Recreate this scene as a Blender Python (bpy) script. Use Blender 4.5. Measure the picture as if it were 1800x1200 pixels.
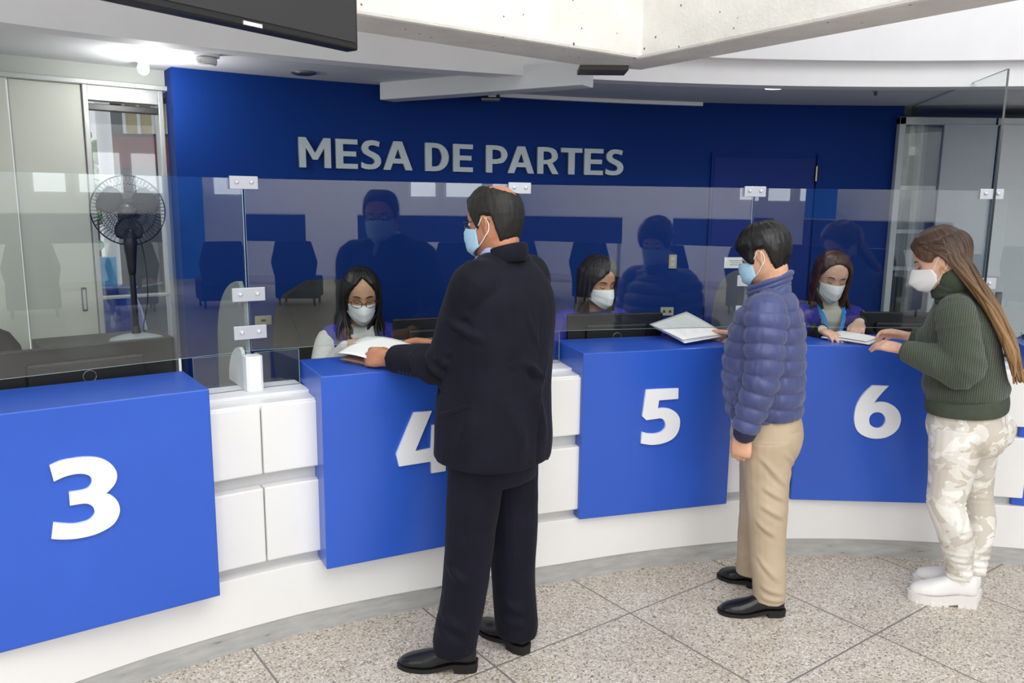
import bpy, bmesh, math, random
import numpy as np
from mathutils import Vector, Matrix, noise

for o in list(bpy.data.objects):
    bpy.data.objects.remove(o)
scene = bpy.context.scene
COL = scene.collection
random.seed(7)
RNG = np.random.default_rng(7)

# ------------------------------------------------------------------ camera
PITCH, ROLL, EYE = 0.17005, 0.010707, 1.70
fw = Vector((0, math.cos(PITCH), -math.sin(PITCH)))
rt = Vector((1, 0, 0))
up = rt.cross(fw)
c_, s_ = math.cos(ROLL), math.sin(ROLL)
rt2 = c_ * rt + s_ * up
up2 = -s_ * rt + c_ * up
cam_data = bpy.data.cameras.new('camera')
cam = bpy.data.objects.new('camera', cam_data)
COL.objects.link(cam)
M = Matrix((rt2, up2, -fw)).transposed().to_4x4()
M.translation = Vector((0, 0, EYE))
cam.matrix_world = M
cam_data.sensor_width = 36.0
cam_data.lens = 1419.86 / 1800 * 36
cam_data.clip_start = 0.05
scene.camera = cam

# ------------------------------------------------------------------ world, lights, exposure
world = bpy.data.worlds.new('world')
scene.world = world
world.use_nodes = True
wn = world.node_tree
bg = wn.nodes['Background']
bg.inputs['Color'].default_value = (0.93, 0.97, 1.0, 1)
bg.inputs['Strength'].default_value = 0.75
scene.view_settings.view_transform = 'Standard'
scene.view_settings.look = 'None'
scene.view_settings.gamma = 1.0
scene.view_settings.use_curve_mapping = False
scene.view_settings.exposure = 0.0


def area_light(name, loc, target, size, size_y, power, color=(1, 1, 1)):
    d = bpy.data.lights.new(name, 'AREA')
    d.shape = 'RECTANGLE'
    d.size, d.size_y, d.energy, d.color = size, size_y, power, color
    o = bpy.data.objects.new(name, d)
    COL.objects.link(o)
    o.location = loc
    o.rotation_euler = (Vector(target) - Vector(loc)).to_track_quat('-Z', 'Y').to_euler()
    return o


area_light('skylight', (1.4, 0.2, 4.6), (0.6, 2.9, 0.6), 5.0, 3.0, 165, (1.0, 0.99, 0.97))
area_light('window_light', (-3.6, -1.6, 2.6), (0.3, 3.2, 0.9), 3.0, 2.0, 32, (0.95, 0.98, 1.0))
area_light('lobby_wall_fill', (7.4, -5.5, 3.5), (10.2, -7.8, 2.0), 8.0, 0.8, 330, (1.0, 1.0, 1.0))  # added lamp, brightens the far lobby wall for its reflection in the glass
area_light('front_fill', (1.6, -3.4, 3.3), (1.1, 3.6, 0.9), 4.5, 1.6, 125, (1.0, 0.99, 0.97))  # added fill from behind the camera for box fronts and clerks' faces

# ------------------------------------------------------------------ helpers


def srgb(h):
    h = h.lstrip('#')
    v = [int(h[i:i + 2], 16) / 255 for i in (0, 2, 4)]
    return tuple(x / 12.92 if x <= 0.04045 else ((x + 0.055) / 1.055) ** 2.4 for x in v)


class G:
    """small node-graph builder"""

    def __init__(self, name):
        self.m = bpy.data.materials.new(name)
        self.m.use_nodes = True
        self.nt = self.m.node_tree
        self.b = self.nt.nodes['Principled BSDF']
        self.out = self.nt.nodes['Material Output']

    def n(self, t, **kw):
        x = self.nt.nodes.new(t)
        for k, v in kw.items():
            if k in x.inputs.keys():
                x.inputs[k].default_value = v
            else:
                setattr(x, k, v)
        return x

    def l(self, a, b):
        self.nt.links.new(a, b)

    def coord(self, which='Object', scale=(1, 1, 1), rot=(0, 0, 0), loc=(0, 0, 0)):
        tc = self.n('ShaderNodeTexCoord')
        mp = self.n('ShaderNodeMapping')
        mp.inputs['Scale'].default_value = scale
        mp.inputs['Rotation'].default_value = rot
        mp.inputs['Location'].default_value = loc
        self.l(tc.outputs[which], mp.inputs['Vector'])
        return mp.outputs['Vector']

    def ramp(self, fac, stops, interp='LINEAR'):
        r = self.n('ShaderNodeValToRGB')
        r.color_ramp.interpolation = interp
        e = r.color_ramp.elements
        while len(e) < len(stops):
            e.new(0.5)
        for i, (p, c) in enumerate(stops):
            e[i].position = p
            e[i].color = (*c, 1) if len(c) == 3 else c
        self.l(fac, r.inputs['Fac'])
        return r.outputs['Color']

    def bump(self, height, strength=0.3, dist=0.01):
        b = self.n('ShaderNodeBump')
        b.inputs['Strength'].default_value = strength
        b.inputs['Distance'].default_value = dist
        self.l(height, b.inputs['Height'])
        self.l(b.outputs['Normal'], self.b.inputs['Normal'])


def plain(name, hexcol, rough=0.5, var=0.06, scale=6.0, metal=0.0, spec=0.5, bump=0.0, bscale=80, coat=0.0, sheen=0.0, stretch=(1, 1, 1)):
    g = G(name)
    c = srgb(hexcol)
    v = g.coord('Object', stretch)
    nz = g.n('ShaderNodeTexNoise', Scale=scale, Detail=4.0)
    g.l(v, nz.inputs['Vector'])
    lo = tuple(x * (1 - var) for x in c)
    hi = tuple(min(1, x * (1 + var)) for x in c)
    g.l(g.ramp(nz.outputs['Fac'], [(0.3, lo), (0.7, hi)]), g.b.inputs['Base Color'])
    g.b.inputs['Roughness'].default_value = rough
    g.b.inputs['Metallic'].default_value = metal
    g.b.inputs['Specular IOR Level'].default_value = spec
    g.b.inputs['Coat Weight'].default_value = coat
    g.b.inputs['Sheen Weight'].default_value = sheen
    if bump > 0:
        n2 = g.n('ShaderNodeTexNoise', Scale=bscale, Detail=3.0)
        g.l(v, n2.inputs['Vector'])
        g.bump(n2.outputs['Fac'], bump, 0.004)
    return g.m


def glass_mat(name, f0=0.055, tint=(0.965, 0.985, 0.98)):
    """clear pane: mirror reflection by Schlick's Fresnel term, the rest passes straight through"""
    g = G(name)
    g.nt.nodes.remove(g.b)
    tr = g.n('ShaderNodeBsdfTransparent', Color=(*tint, 1))
    gl = g.n('ShaderNodeBsdfGlossy', Roughness=0.0)
    geo = g.n('ShaderNodeNewGeometry')
    dot = g.n('ShaderNodeVectorMath', operation='DOT_PRODUCT')
    g.l(geo.outputs['Incoming'], dot.inputs[0])
    g.l(geo.outputs['Normal'], dot.inputs[1])

    def m(op, a, b=None):
        q = g.n('ShaderNodeMath', operation=op)
        for i, x in enumerate((a, b)):
            if x is None:
                continue
            if isinstance(x, (int, float)):
                q.inputs[i].default_value = x
            else:
                g.l(x, q.inputs[i])
        return q.outputs[0]
    inv = m('SUBTRACT', 1.0, m('ABSOLUTE', dot.outputs['Value']))
    fac = m('ADD', f0, m('MULTIPLY', 1.0 - f0, m('POWER', inv, 5.0)))
    mx = g.n('ShaderNodeMixShader')
    g.l(fac, mx.inputs[0])
    g.l(tr.outputs[0], mx.inputs[1])
    g.l(gl.outputs[0], mx.inputs[2])
    g.l(mx.outputs[0], g.out.inputs['Surface'])
    return g.m


def emit_mat(name, col, strength):
    g = G(name)
    g.b.inputs['Base Color'].default_value = (*col, 1)
    g.b.inputs['Emission Color'].default_value = (*col, 1)
    g.b.inputs['Emission Strength'].default_value = strength
    return g.m


class MB:
    """collects polygons for one mesh"""

    def __init__(self):
        self.v, self.f, self.tone = [], [], []
        self.next_tone = 0.5

    def add(self, verts, faces):
        o = len(self.v)
        self.tone.extend([self.next_tone] * len(verts))
        self.v.extend([tuple(map(float, p)) for p in verts])
        self.f.extend([tuple(i + o for i in f) for f in faces])

    def box(self, lo, hi, mat=None):
        x0, y0, z0 = lo
        x1, y1, z1 = hi
        p = [(x0, y0, z0), (x1, y0, z0), (x1, y1, z0), (x0, y1, z0), (x0, y0, z1), (x1, y0, z1), (x1, y1, z1), (x0, y1, z1)]
        if mat is not None:
            p = [mat @ Vector(q) for q in p]
        self.add(p, [(0, 3, 2, 1), (4, 5, 6, 7), (0, 1, 5, 4), (1, 2, 6, 5), (2, 3, 7, 6), (3, 0, 4, 7)])

    def prism(self, poly, z0, z1):
        n = len(poly)
        self.add([(x, y, z0) for x, y in poly] + [(x, y, z1) for x, y in poly],
                 [tuple(range(n))[::-1], tuple(range(n, 2 * n))] + [(i, (i + 1) % n, n + (i + 1) % n, n + i) for i in range(n)])

    def build(self, name, material, parent=None, smooth=False, bevel=0.0, segs=2, angle=0.6):
        me = bpy.data.meshes.new(name)
        me.from_pydata(self.v, [], self.f)
        bm = bmesh.new()
        bm.from_mesh(me)
        bmesh.ops.recalc_face_normals(bm, faces=bm.faces)
        bm.to_mesh(me)
        bm.free()
        if any(t != 0.5 for t in self.tone):
            at = me.attributes.new('tone', 'FLOAT', 'POINT')
            at.data.foreach_set('value', self.tone)
        return link(name, me, material, parent, smooth, bevel, segs, angle)


def link(name, me, material, parent=None, smooth=False, bevel=0.0, segs=2, angle=0.6):
    me.name = name
    if material:
        me.materials.append(material)
    o = bpy.data.objects.new(name, me)
    COL.objects.link(o)
    if smooth:
        me.polygons.foreach_set('use_smooth', [True] * len(me.polygons))
    if bevel > 0:
        m = o.modifiers.new('bevel', 'BEVEL')
        m.width, m.segments, m.limit_method, m.angle_limit = bevel, segs, 'ANGLE', angle
        m.harden_normals = False
    if parent is not None:
        o.parent = parent
        o.matrix_parent_inverse = parent.matrix_basis.inverted()
    return o


def thing(name, label, cat, loc=(0, 0, 0), group=None):
    o = bpy.data.objects.new(name, None)
    COL.objects.link(o)
    o.empty_display_size = 0.1
    o.location = loc
    o['label'], o['category'] = label, cat
    if group:
        o['group'] = group
    return o


def tag(o, label, cat, group=None):
    o['label'], o['category'] = label, cat
    if group:
        o['group'] = group
    return o


def struct(o):
    o['kind'] = 'structure'
    return o


def catmull(P, sub):
    P = np.asarray(P, float)
    n = len(P)
    if n < 3 or sub < 2:
        return P
    out = []
    for i in range(n - 1):
        p0, p1, p2, p3 = P[max(i - 1, 0)], P[i], P[i + 1], P[min(i + 2, n - 1)]
        for k in range(sub):
            t = k / sub
            out.append(0.5 * ((2 * p1) + (-p0 + p2) * t + (2 * p0 - 5 * p1 + 4 * p2 - p3) * t * t + (-p0 + 3 * p1 - 3 * p2 + p3) * t ** 3))
    out.append(P[-1])
    return np.array(out)


def tube(mb, pts, rad, xdir=None, n=16, sub=4, dome=True, expo=2.0, mod=None):
    """loft of elliptical rings along pts; rad: scalars or (rx, ry); rx lies along xdir"""
    pts = np.asarray(pts, float)
    R = np.array([(r, r) if np.isscalar(r) else r for r in rad], float)
    A = catmull(np.hstack([pts, R]), sub)
    C, R = A[:, :3], np.maximum(A[:, 3:], 1e-4)
    T = np.gradient(C, axis=0)
    T /= np.linalg.norm(T, axis=1)[:, None] + 1e-12
    rings = []
    if xdir is None:
        a = np.array([0, 0, 1.0]) if abs(T[0][2]) < 0.9 else np.array([1.0, 0, 0])
    else:
        a = np.asarray(xdir, float)
    prev = None
    for i in range(len(C)):
        ref = a if (xdir is not None or prev is None) else prev
        x = ref - T[i] * (ref @ T[i])
        x /= np.linalg.norm(x) + 1e-12
        y = np.cross(T[i], x)
        prev = x
        rings.append((C[i], x, y, R[i][0], R[i][1], T[i]))
    if dome:
        def caps(r, sgn):
            c, x, y, rx, ry, t = r
            m = min(rx, ry)
            return [(c + sgn * t * m * math.sin(q), x, y, rx - m * (1 - math.cos(q)), ry - m * (1 - math.cos(q)), t) for q in (0.5, 0.95, 1.35)]
        rings = caps(rings[0], -1)[::-1] + rings + caps(rings[-1], 1)
    ang = np.linspace(0, 2 * np.pi, n, endpoint=False)
    ca, sa = np.cos(ang), np.sin(ang)
    if expo != 2.0:
        ca = np.sign(ca) * np.abs(ca) ** (2 / expo)
        sa = np.sign(sa) * np.abs(sa) ** (2 / expo)
    V, F = [], []
    for k, (c, x, y, rx, ry, t) in enumerate(rings):
        s = mod(k / (len(rings) - 1)) if mod else 1.0
        V.extend(c + (rx * s * q) * x + (ry * s * w) * y for q, w in zip(ca, sa))
    m = len(rings)
    for k in range(m - 1):
        for j in range(n):
            j2 = (j + 1) % n
            F.append((k * n + j, k * n + j2, (k + 1) * n + j2, (k + 1) * n + j))
    V.append(rings[0][0])
    V.append(rings[-1][0])
    b0, b1 = m * n, m * n + 1
    for j in range(n):
        F.append((b0, (j + 1) % n, j))
        F.append((b1, (m - 1) * n + j, (m - 1) * n + (j + 1) % n))
    mb.add(V, F)


def ellipsoid(mb, c, r, axes=None, nu=16, nv=10):
    c = np.asarray(c, float)
    ax = np.eye(3) if axes is None else np.asarray(axes, float)
    V = []
    for i in range(1, nv):
        t = math.pi * i / nv
        for j in range(nu):
            p = 2 * math.pi * j / nu
            q = (r[0] * math.sin(t) * math.cos(p), r[1] * math.sin(t) * math.sin(p), r[2] * math.cos(t))
            V.append(c + q[0] * ax[0] + q[1] * ax[1] + q[2] * ax[2])
    V.append(c + r[2] * ax[2])
    V.append(c - r[2] * ax[2])
    F = []
    for i in range(nv - 2):
        for j in range(nu):
            F.append((i * nu + j, (i + 1) * nu + j, (i + 1) * nu + (j + 1) % nu, i * nu + (j + 1) % nu))
    a, b = len(V) - 2, len(V) - 1
    for j in range(nu):
        F.append((a, j, (j + 1) % nu))
        F.append((b, (nv - 2) * nu + (j + 1) % nu, (nv - 2) * nu + j))
    mb.add(V, F)


def mesh_arrays(me):
    co = np.empty(len(me.vertices) * 3)
    me.vertices.foreach_get('co', co)
    no = np.empty(len(me.vertices) * 3)
    me.vertices.foreach_get('normal', no)
    return co.reshape(-1, 3), no.reshape(-1, 3)


def remesh(name, mb, voxel, smooth_it, material, parent=None, disp=None, solid=0.0, subsurf=0):
    """one continuous skin over every shape collected in mb"""
    me = bpy.data.meshes.new(name + '_src')
    me.from_pydata(mb.v, [], mb.f)
    bm = bmesh.new()
    bm.from_mesh(me)
    bmesh.ops.recalc_face_normals(bm, faces=bm.faces)
    bm.to_mesh(me)
    bm.free()
    o = bpy.data.objects.new(name + '_src', me)
    COL.objects.link(o)
    if voxel:
        r = o.modifiers.new('r', 'REMESH')
        r.mode, r.voxel_size = 'VOXEL', voxel
    if smooth_it:
        s = o.modifiers.new('s', 'SMOOTH')
        s.factor, s.iterations = 0.5, smooth_it
    if solid:
        s = o.modifiers.new('t', 'SOLIDIFY')
        s.thickness, s.offset = solid, 0
    if subsurf:
        s = o.modifiers.new('u', 'SUBSURF')
        s.levels = s.render_levels = subsurf
    dg = bpy.context.evaluated_depsgraph_get()
    out = bpy.data.meshes.new_from_object(o.evaluated_get(dg))
    bpy.data.objects.remove(o)
    bpy.data.meshes.remove(me)
    if disp:
        co, no = mesh_arrays(out)
        globals()['FOLD_NO'] = no
        out.vertices.foreach_set('co', (co + no * disp(co, no)[:, None]).ravel())
        out.update()
    return link(name, out, material, parent, smooth=True)


def fnoise(co, scale, seed=0.0, stretch=(1, 1, 1)):
    s = [scale * q for q in stretch]
    return np.array([noise.noise((x * s[0] + seed, y * s[1] - seed, z * s[2] + 2 * seed)) for x, y, z in co])


def fold(co, p0, p1, width, depth):
    """a crease ridge along the segment p0-p1, dropped onto the cloth along its normal"""
    p0, p1 = np.asarray(p0, float), np.asarray(p1, float)
    d = p1 - p0
    t = np.clip(((co - p0) @ d) / (d @ d), 0, 1)
    r = co - (p0 + t[:, None] * d)
    full = np.linalg.norm(r, axis=1)
    r = r - FOLD_NO * np.sum(r * FOLD_NO, axis=1)[:, None]
    e = np.exp(-(np.linalg.norm(r, axis=1) / width) ** 2) * np.exp(-(full / 0.055) ** 4)
    taper = np.sin(np.pi * np.clip(t, 0.03, 0.97)) ** 0.5
    return depth * e * taper


# --- counter geometry: everything follows one arc about (CX, CY)
CX, CY, RC = 1.66366, -0.85143, 4.55498
DTH = [-60, -45, -40, -33, -26, -18, -10, -5, 0, 8, 20]
DOF = [0.02, 0.02, 0.02, 0.0, -0.045, -0.03, 0.02, 0.055, 0.05, 0.03, 0.0]


def arc(th, off, z=0.0, wob=True):
    r = RC + off + (np.interp(th, DTH, DOF) if wob else 0)
    a = math.radians(th)
    return np.array([CX + r * math.sin(a), CY + r * math.cos(a), z])


def arc_strip(mb, t0, t1, o0, o1, z0, z1, step=1.0, wob=True):
    """curved bar between two angles, two offsets and two heights"""
    n = max(1, int(math.ceil((t1 - t0) / step)))
    V, F = [], []
    for i in range(n + 1):
        t = t0 + (t1 - t0) * i / n
        V += [arc(t, o0, z0, wob), arc(t, o1, z0, wob), arc(t, o1, z1, wob), arc(t, o0, z1, wob)]
    for i in range(n):
        for k in range(4):
            F.append((i * 4 + k, i * 4 + (k + 1) % 4, (i + 1) * 4 + (k + 1) % 4, (i + 1) * 4 + k))
    F.append((0, 1, 2, 3))
    F.append(tuple(n * 4 + k for k in (3, 2, 1, 0)))
    mb.add(V, F)


def frame_matrix(origin, xdir, zdir=(0, 0, 1)):
    x = Vector(xdir).normalized()
    z = Vector(zdir).normalized()
    y = z.cross(x)
    m = Matrix((x, y, z)).transposed().to_4x4()
    m.translation = Vector(origin)
    return m


def outline_mesh(contours, depth, sub=6):
    """extruded flat lettering from outlines (list of [(x, y, corner)]), in the xz plane, front at y=0"""
    cu = bpy.data.curves.new('outline', 'CURVE')
    cu.dimensions = '2D'
    cu.fill_mode = 'BOTH'
    cu.extrude = depth / 2
    for pts in contours:
        n = len(pts)
        corners = [i for i, p in enumerate(pts) if len(p) > 2 and p[2]]
        if not corners:
            P = np.array([p[:2] for p in pts])
            ext = np.vstack([P[-1:], P, P[:2]])
            dense = catmull(ext, sub)[sub:sub * (n + 1)]
        else:
            dense = []
            for a, i in enumerate(corners):
                j = corners[(a + 1) % len(corners)]
                idx = [i]
                k = i
                while True:
                    k = (k + 1) % n
                    idx.append(k)
                    if k == j:
                        break
                seg = np.array([pts[q][:2] for q in idx])
                dense.extend(catmull(seg, sub)[:-1] if len(seg) > 2 else seg[:-1])
        sp = cu.splines.new('POLY')
        sp.points.add(len(dense) - 1)
        for q, p in zip(sp.points, dense):
            q.co = (p[0], p[1], 0, 1)
        sp.use_cyclic_u = True
    o = bpy.data.objects.new('outline', cu)
    COL.objects.link(o)
    dg = bpy.context.evaluated_depsgraph_get()
    me = bpy.data.meshes.new_from_object(o.evaluated_get(dg))
    bpy.data.objects.remove(o)
    bpy.data.curves.remove(cu)
    # curve plane xy -> xz, front faces -y
    me.transform(Matrix.Translation((0, -depth / 2, 0)) @ Matrix.Rotation(math.pi / 2, 4, 'X'))
    return me


# ------------------------------------------------------------------ materials
def terrazzo():
    g = G('terrazzo')
    TILE, YAW, OX, OY = 0.69386, 0.6323, -0.60871, 2.34475
    tc = g.n('ShaderNodeTexCoord')
    sep = g.n('ShaderNodeSeparateXYZ')
    g.l(tc.outputs['Object'], sep.inputs[0])

    def math_(op, a, b=None):
        m = g.n('ShaderNodeMath', operation=op)
        for i, q in enumerate((a, b)):
            if q is None:
                continue
            if isinstance(q, (int, float)):
                m.inputs[i].default_value = q
            else:
                g.l(q, m.inputs[i])
        return m.outputs[0]
    x = math_('SUBTRACT', sep.outputs[0], OX)
    y = math_('SUBTRACT', sep.outputs[1], OY)
    ca, sa = math.cos(YAW) / TILE, math.sin(YAW) / TILE
    a = math_('ADD', math_('MULTIPLY', x, ca), math_('MULTIPLY', y, sa))
    b = math_('SUBTRACT', math_('MULTIPLY', x, sa), math_('MULTIPLY', y, ca))

    def line(q):
        fr = math_('ABSOLUTE', math_('SUBTRACT', math_('FRACT', math_('ADD', q, 0.5)), 0.5))
        return math_('LESS_THAN', fr, 0.0055)
    grout = math_('MAXIMUM', line(a), line(b))
    vo = g.n('ShaderNodeTexVoronoi', Scale=170.0, Randomness=1.0)
    g.l(tc.outputs['Object'], vo.inputs['Vector'])
    sc = g.n('ShaderNodeSeparateColor')
    g.l(vo.outputs['Color'], sc.inputs[0])
    chips = g.ramp(sc.outputs[0], [(0.0, srgb('#7a7067')), (0.07, srgb('#aca092')), (0.2, srgb('#c8bcae')), (0.5, srgb('#d2c9bd')), (0.76, srgb('#dfd8ce')), (0.92, srgb('#efeae2'))], 'CONSTANT')
    nz = g.n('ShaderNodeTexNoise', Scale=2.2, Detail=5.0)
    g.l(tc.outputs['Object'], nz.inputs['Vector'])
    dirt = g.ramp(nz.outputs['Fac'], [(0.3, (0.86, 0.83, 0.80)), (0.7, (1.0, 1.0, 1.0))])
    mul = g.n('ShaderNodeMix', data_type='RGBA', blend_type='MULTIPLY')
    mul.inputs[0].default_value = 1.0
    g.l(chips, mul.inputs[6])
    g.l(dirt, mul.inputs[7])
    mix = g.n('ShaderNodeMix', data_type='RGBA')
    g.l(grout, mix.inputs[0])
    g.l(mul.outputs[2], mix.inputs[6])
    mix.inputs[7].default_value = (*srgb('#7d7672'), 1)
    g.l(mix.outputs[2], g.b.inputs['Base Color'])
    g.b.inputs['Roughness'].default_value = 0.42
    return g.m


def concrete():
    g = G('concrete')
    v = g.coord('Object')
    n1 = g.n('ShaderNodeTexNoise', Scale=5.0, Detail=6.0)
    g.l(v, n1.inputs['Vector'])
    base = g.ramp(n1.outputs['Fac'], [(0.3, srgb('#d8d6cf')), (0.7, srgb('#ebe9e4'))])
    vo = g.n('ShaderNodeTexVoronoi', Scale=26.0)
    g.l(v, vo.inputs['Vector'])
    sc = g.n('ShaderNodeSeparateColor')
    g.l(vo.outputs['Color'], sc.inputs[0])
    rr = g.n('ShaderNodeMapRange')
    g.l(sc.outputs[0], rr.inputs[0])
    rr.inputs[1].default_value, rr.inputs[2].default_value, rr.inputs[3].default_value, rr.inputs[4].default_value = 0.55, 1.0, 0.0, 0.17
    lt = g.n('ShaderNodeMath', operation='LESS_THAN')
    g.l(vo.outputs['Distance'], lt.inputs[0])
    g.l(rr.outputs[0], lt.inputs[1])
    mix = g.n('ShaderNodeMix', data_type='RGBA')
    g.l(lt.outputs[0], mix.inputs[0])
    g.l(base, mix.inputs[6])
    mix.inputs[7].default_value = (*srgb('#6f6a60'), 1)
    g.l(mix.outputs[2], g.b.inputs['Base Color'])
    g.b.inputs['Roughness'].default_value = 0.9
    n2 = g.n('ShaderNodeTexNoise', Scale=70.0, Detail=5.0)
    g.l(v, n2.inputs['Vector'])
    g.bump(n2.outputs['Fac'], 0.35, 0.006)
    return g.m


def worn_metal():
    g = G('worn_kick_plate')
    v = g.coord('Object', (3, 3, 14))
    n1 = g.n('ShaderNodeTexNoise', Scale=3.0, Detail=8.0)
    g.l(v, n1.inputs['Vector'])
    g.l(g.ramp(n1.outputs['Fac'], [(0.26, srgb('#7a7977')), (0.34, srgb('#b0b0ae')), (0.7, srgb('#c6c6c5'))]), g.b.inputs['Base Color'])
    g.b.inputs['Roughness'].default_value = 0.45
    g.b.inputs['Metallic'].default_value = 0.25
    return g.m


MT = {}
MT['floor'] = terrazzo()
MT['concrete'] = concrete()
MT['kick'] = worn_metal()
MT['white_paint'] = plain('white_wall_paint', '#e9e9ec', 0.7, 0.02)
MT['ceiling'] = plain('ceiling_paint', '#d3d6da', 0.8, 0.02)
MT['panel'] = plain('white_counter_panel', '#f2f1ee', 0.35, 0.025, 3.0)
MT['blue_box'] = plain('blue_lacquer', '#2e5cc6', 0.28, 0.05, 2.0)
MT['blue_wall'] = plain('blue_wall_paint', '#052f78', 0.65, 0.05, 2.0, spec=0.15)
MT['white_number'] = plain('white_acrylic', '#f4f6fa', 0.35, 0.01)
MT['silver_letter'] = plain('satin_silver', '#a9b3b8', 0.4, 0.05, 8.0, metal=0.3)
MT['glass'] = glass_mat('clear_glass', 0.065)
MT['edge'] = plain('glass_edge', '#b9d4d2', 0.15, 0.05)
MT['dark_edge'] = plain('dark_glass_edge', '#1c2528', 0.2, 0.05)
MT['clip'] = plain('satin_steel_clip', '#c9ccd4', 0.35, 0.03, metal=0.35)
MT['stud'] = plain('bright_stud', '#e8eaee', 0.2, 0.02, metal=0.5)
MT['white_post'] = plain('white_post_paint', '#f5f6f8', 0.4, 0.01)
MT['grey_divider'] = plain('grey_divider_panel', '#8f9496', 0.5, 0.04, 4.0)
MT['black'] = plain('black_plastic', '#0d0d10', 0.4, 0.1)
MT['screen'] = plain('dark_screen', '#2a2a2c', 0.5, 0.05)
MT['monitor_back'] = plain('monitor_back_plastic', '#0b0b0d', 0.5, 0.1)
MT['cream_door'] = plain('cream_laminate', '#bcc0b6', 0.45, 0.03, 2.0)
MT['alu'] = plain('aluminium_frame', '#b9bcbb', 0.4, 0.04, metal=0.4)
MT['paper'] = plain('white_paper', '#f3f3f1', 0.8, 0.02)
MT['brown'] = plain('brown_card', '#8a6a52', 0.7, 0.06)
MT['chair_blue'] = plain('navy_chair_fabric', '#1c2b63', 0.85, 0.08, 30)
MT['chair_black'] = plain('black_chair_mesh', '#17181b', 0.8, 0.1, 30)
MT['plate'] = plain('ivory_socket_plate', '#b5b29f', 0.45, 0.03)
# ------------------------------------------------------------------ the setting
def add_struct(name, mb, material, bevel=0.0, **k):
    return struct(mb.build(name, material, None, bevel=bevel, **k))


mb = MB(); mb.box((-8.5, -14.0, -0.12), (16.0, 6.4, 0.0)); add_struct('floor', mb, MT['floor'])
mb = MB(); arc_strip(mb, -50, 40, 0.42, 1.75, 0.0, 0.085, 2.0, False); add_struct('floor_platform', mb, plain('platform_vinyl', '#4a4d52', 0.6, 0.05))
# ceiling of the staff area, its lip and the curved front above the counter
mb = MB(); arc_strip(mb, -75, 60, 0.76, 1.75, 2.335, 2.47, 2.0, False); arc_strip(mb, 6.5, 60, 1.74, 2.9, 2.335, 2.47, 2.0, False); add_struct('ceiling', mb, MT['ceiling'])
mb = MB()
arc_strip(mb, -75, 60, 0.64, 0.762, 2.31, 2.60, 1.0, False)
add_struct('ceiling_lip', mb, MT['white_paint'])
mb = MB()
n, V, F = 60, [], []
for i in range(n + 1):
    t = -75 + 135 * i / n
    o = 0.64 - 0.055 * min(1, max(0, (t + 16) / 7))
    V += [arc(t, o, 2.43, False), arc(t, 0.9, 2.43, False), arc(t, 0.9, 3.6, False), arc(t, o, 3.6, False)]
for i in range(n):
    for k in range(4):
        F.append((i * 4 + k, i * 4 + (k + 1) % 4, (i + 1) * 4 + (k + 1) % 4, (i + 1) * 4 + k))
mb.add(V, F)
add_struct('wall_upper_front', mb, MT['white_paint'])

# curved blue back wall
WT, WO = [-34, -23, -4, 5.5, 8], [1.42, 1.45, 1.60, 1.67, 1.69]
def wall_pt(t, o, z):
    return arc(t, float(np.interp(t, WT, WO)) + o, z, False)
mb = MB()
V, F = [], []
n = 42
for i in range(n + 1):
    t = -34.0 + 41.6 * i / n
    V += [wall_pt(t, 0, 0), wall_pt(t, 0.16, 0), wall_pt(t, 0.16, 2.34), wall_pt(t, 0, 2.34)]
for i in range(n):
    for k in range(4):
        F.append((i * 4 + k, i * 4 + (k + 1) % 4, (i + 1) * 4 + (k + 1) % 4, (i + 1) * 4 + k))
F += [(0, 1, 2, 3), tuple(n * 4 + k for k in (3, 2, 1, 0))]
mb.add(V, F)
add_struct('wall_back', mb, MT['blue_wall'])

# blue door flush in the back wall
mb = MB()
arcp = [(-3.55, 2.62)]
n = 8
V, F = [], []
for i in range(n + 1):
    t = -3.55 + 6.15 * i / n
    V += [wall_pt(t, -0.012, 0.09), wall_pt(t, 0.02, 0.09), wall_pt(t, 0.02, 2.0), wall_pt(t, -0.012, 2.0)]
for i in range(n):
    for k in range(4):
        F.append((i * 4 + k, i * 4 + (k + 1) % 4, (i + 1) * 4 + (k + 1) % 4, (i + 1) * 4 + k))
F += [(0, 1, 2, 3), tuple(n * 4 + k for k in (3, 2, 1, 0))]
mb.add(V, F)
d = add_struct('door_2', mb, plain('blue_door_paint', '#0c2a78', 0.55, 0.05, spec=0.2))
mb = MB()
for t in (-3.75, 2.7):
    a, b = wall_pt(t, -0.02, 0), wall_pt(t + 0.16, -0.02, 0)
    c, e = wall_pt(t + 0.16, 0.02, 0), wall_pt(t, 0.02, 0)
    mb.prism([a[:2], b[:2], c[:2], e[:2]], 0.09, 2.03)
struct(mb.build('door_frame', MT['blue_wall'], d))
mb = MB()
p = wall_pt(2.66, -0.028, 1.86)
tube(mb, [p, p + np.array([0, 0, 0.09])], [0.006, 0.006], n=8, sub=1)
struct(mb.build('hinge', plain('brass', '#c9b071', 0.3, 0.05, metal=0.8), d))

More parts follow.
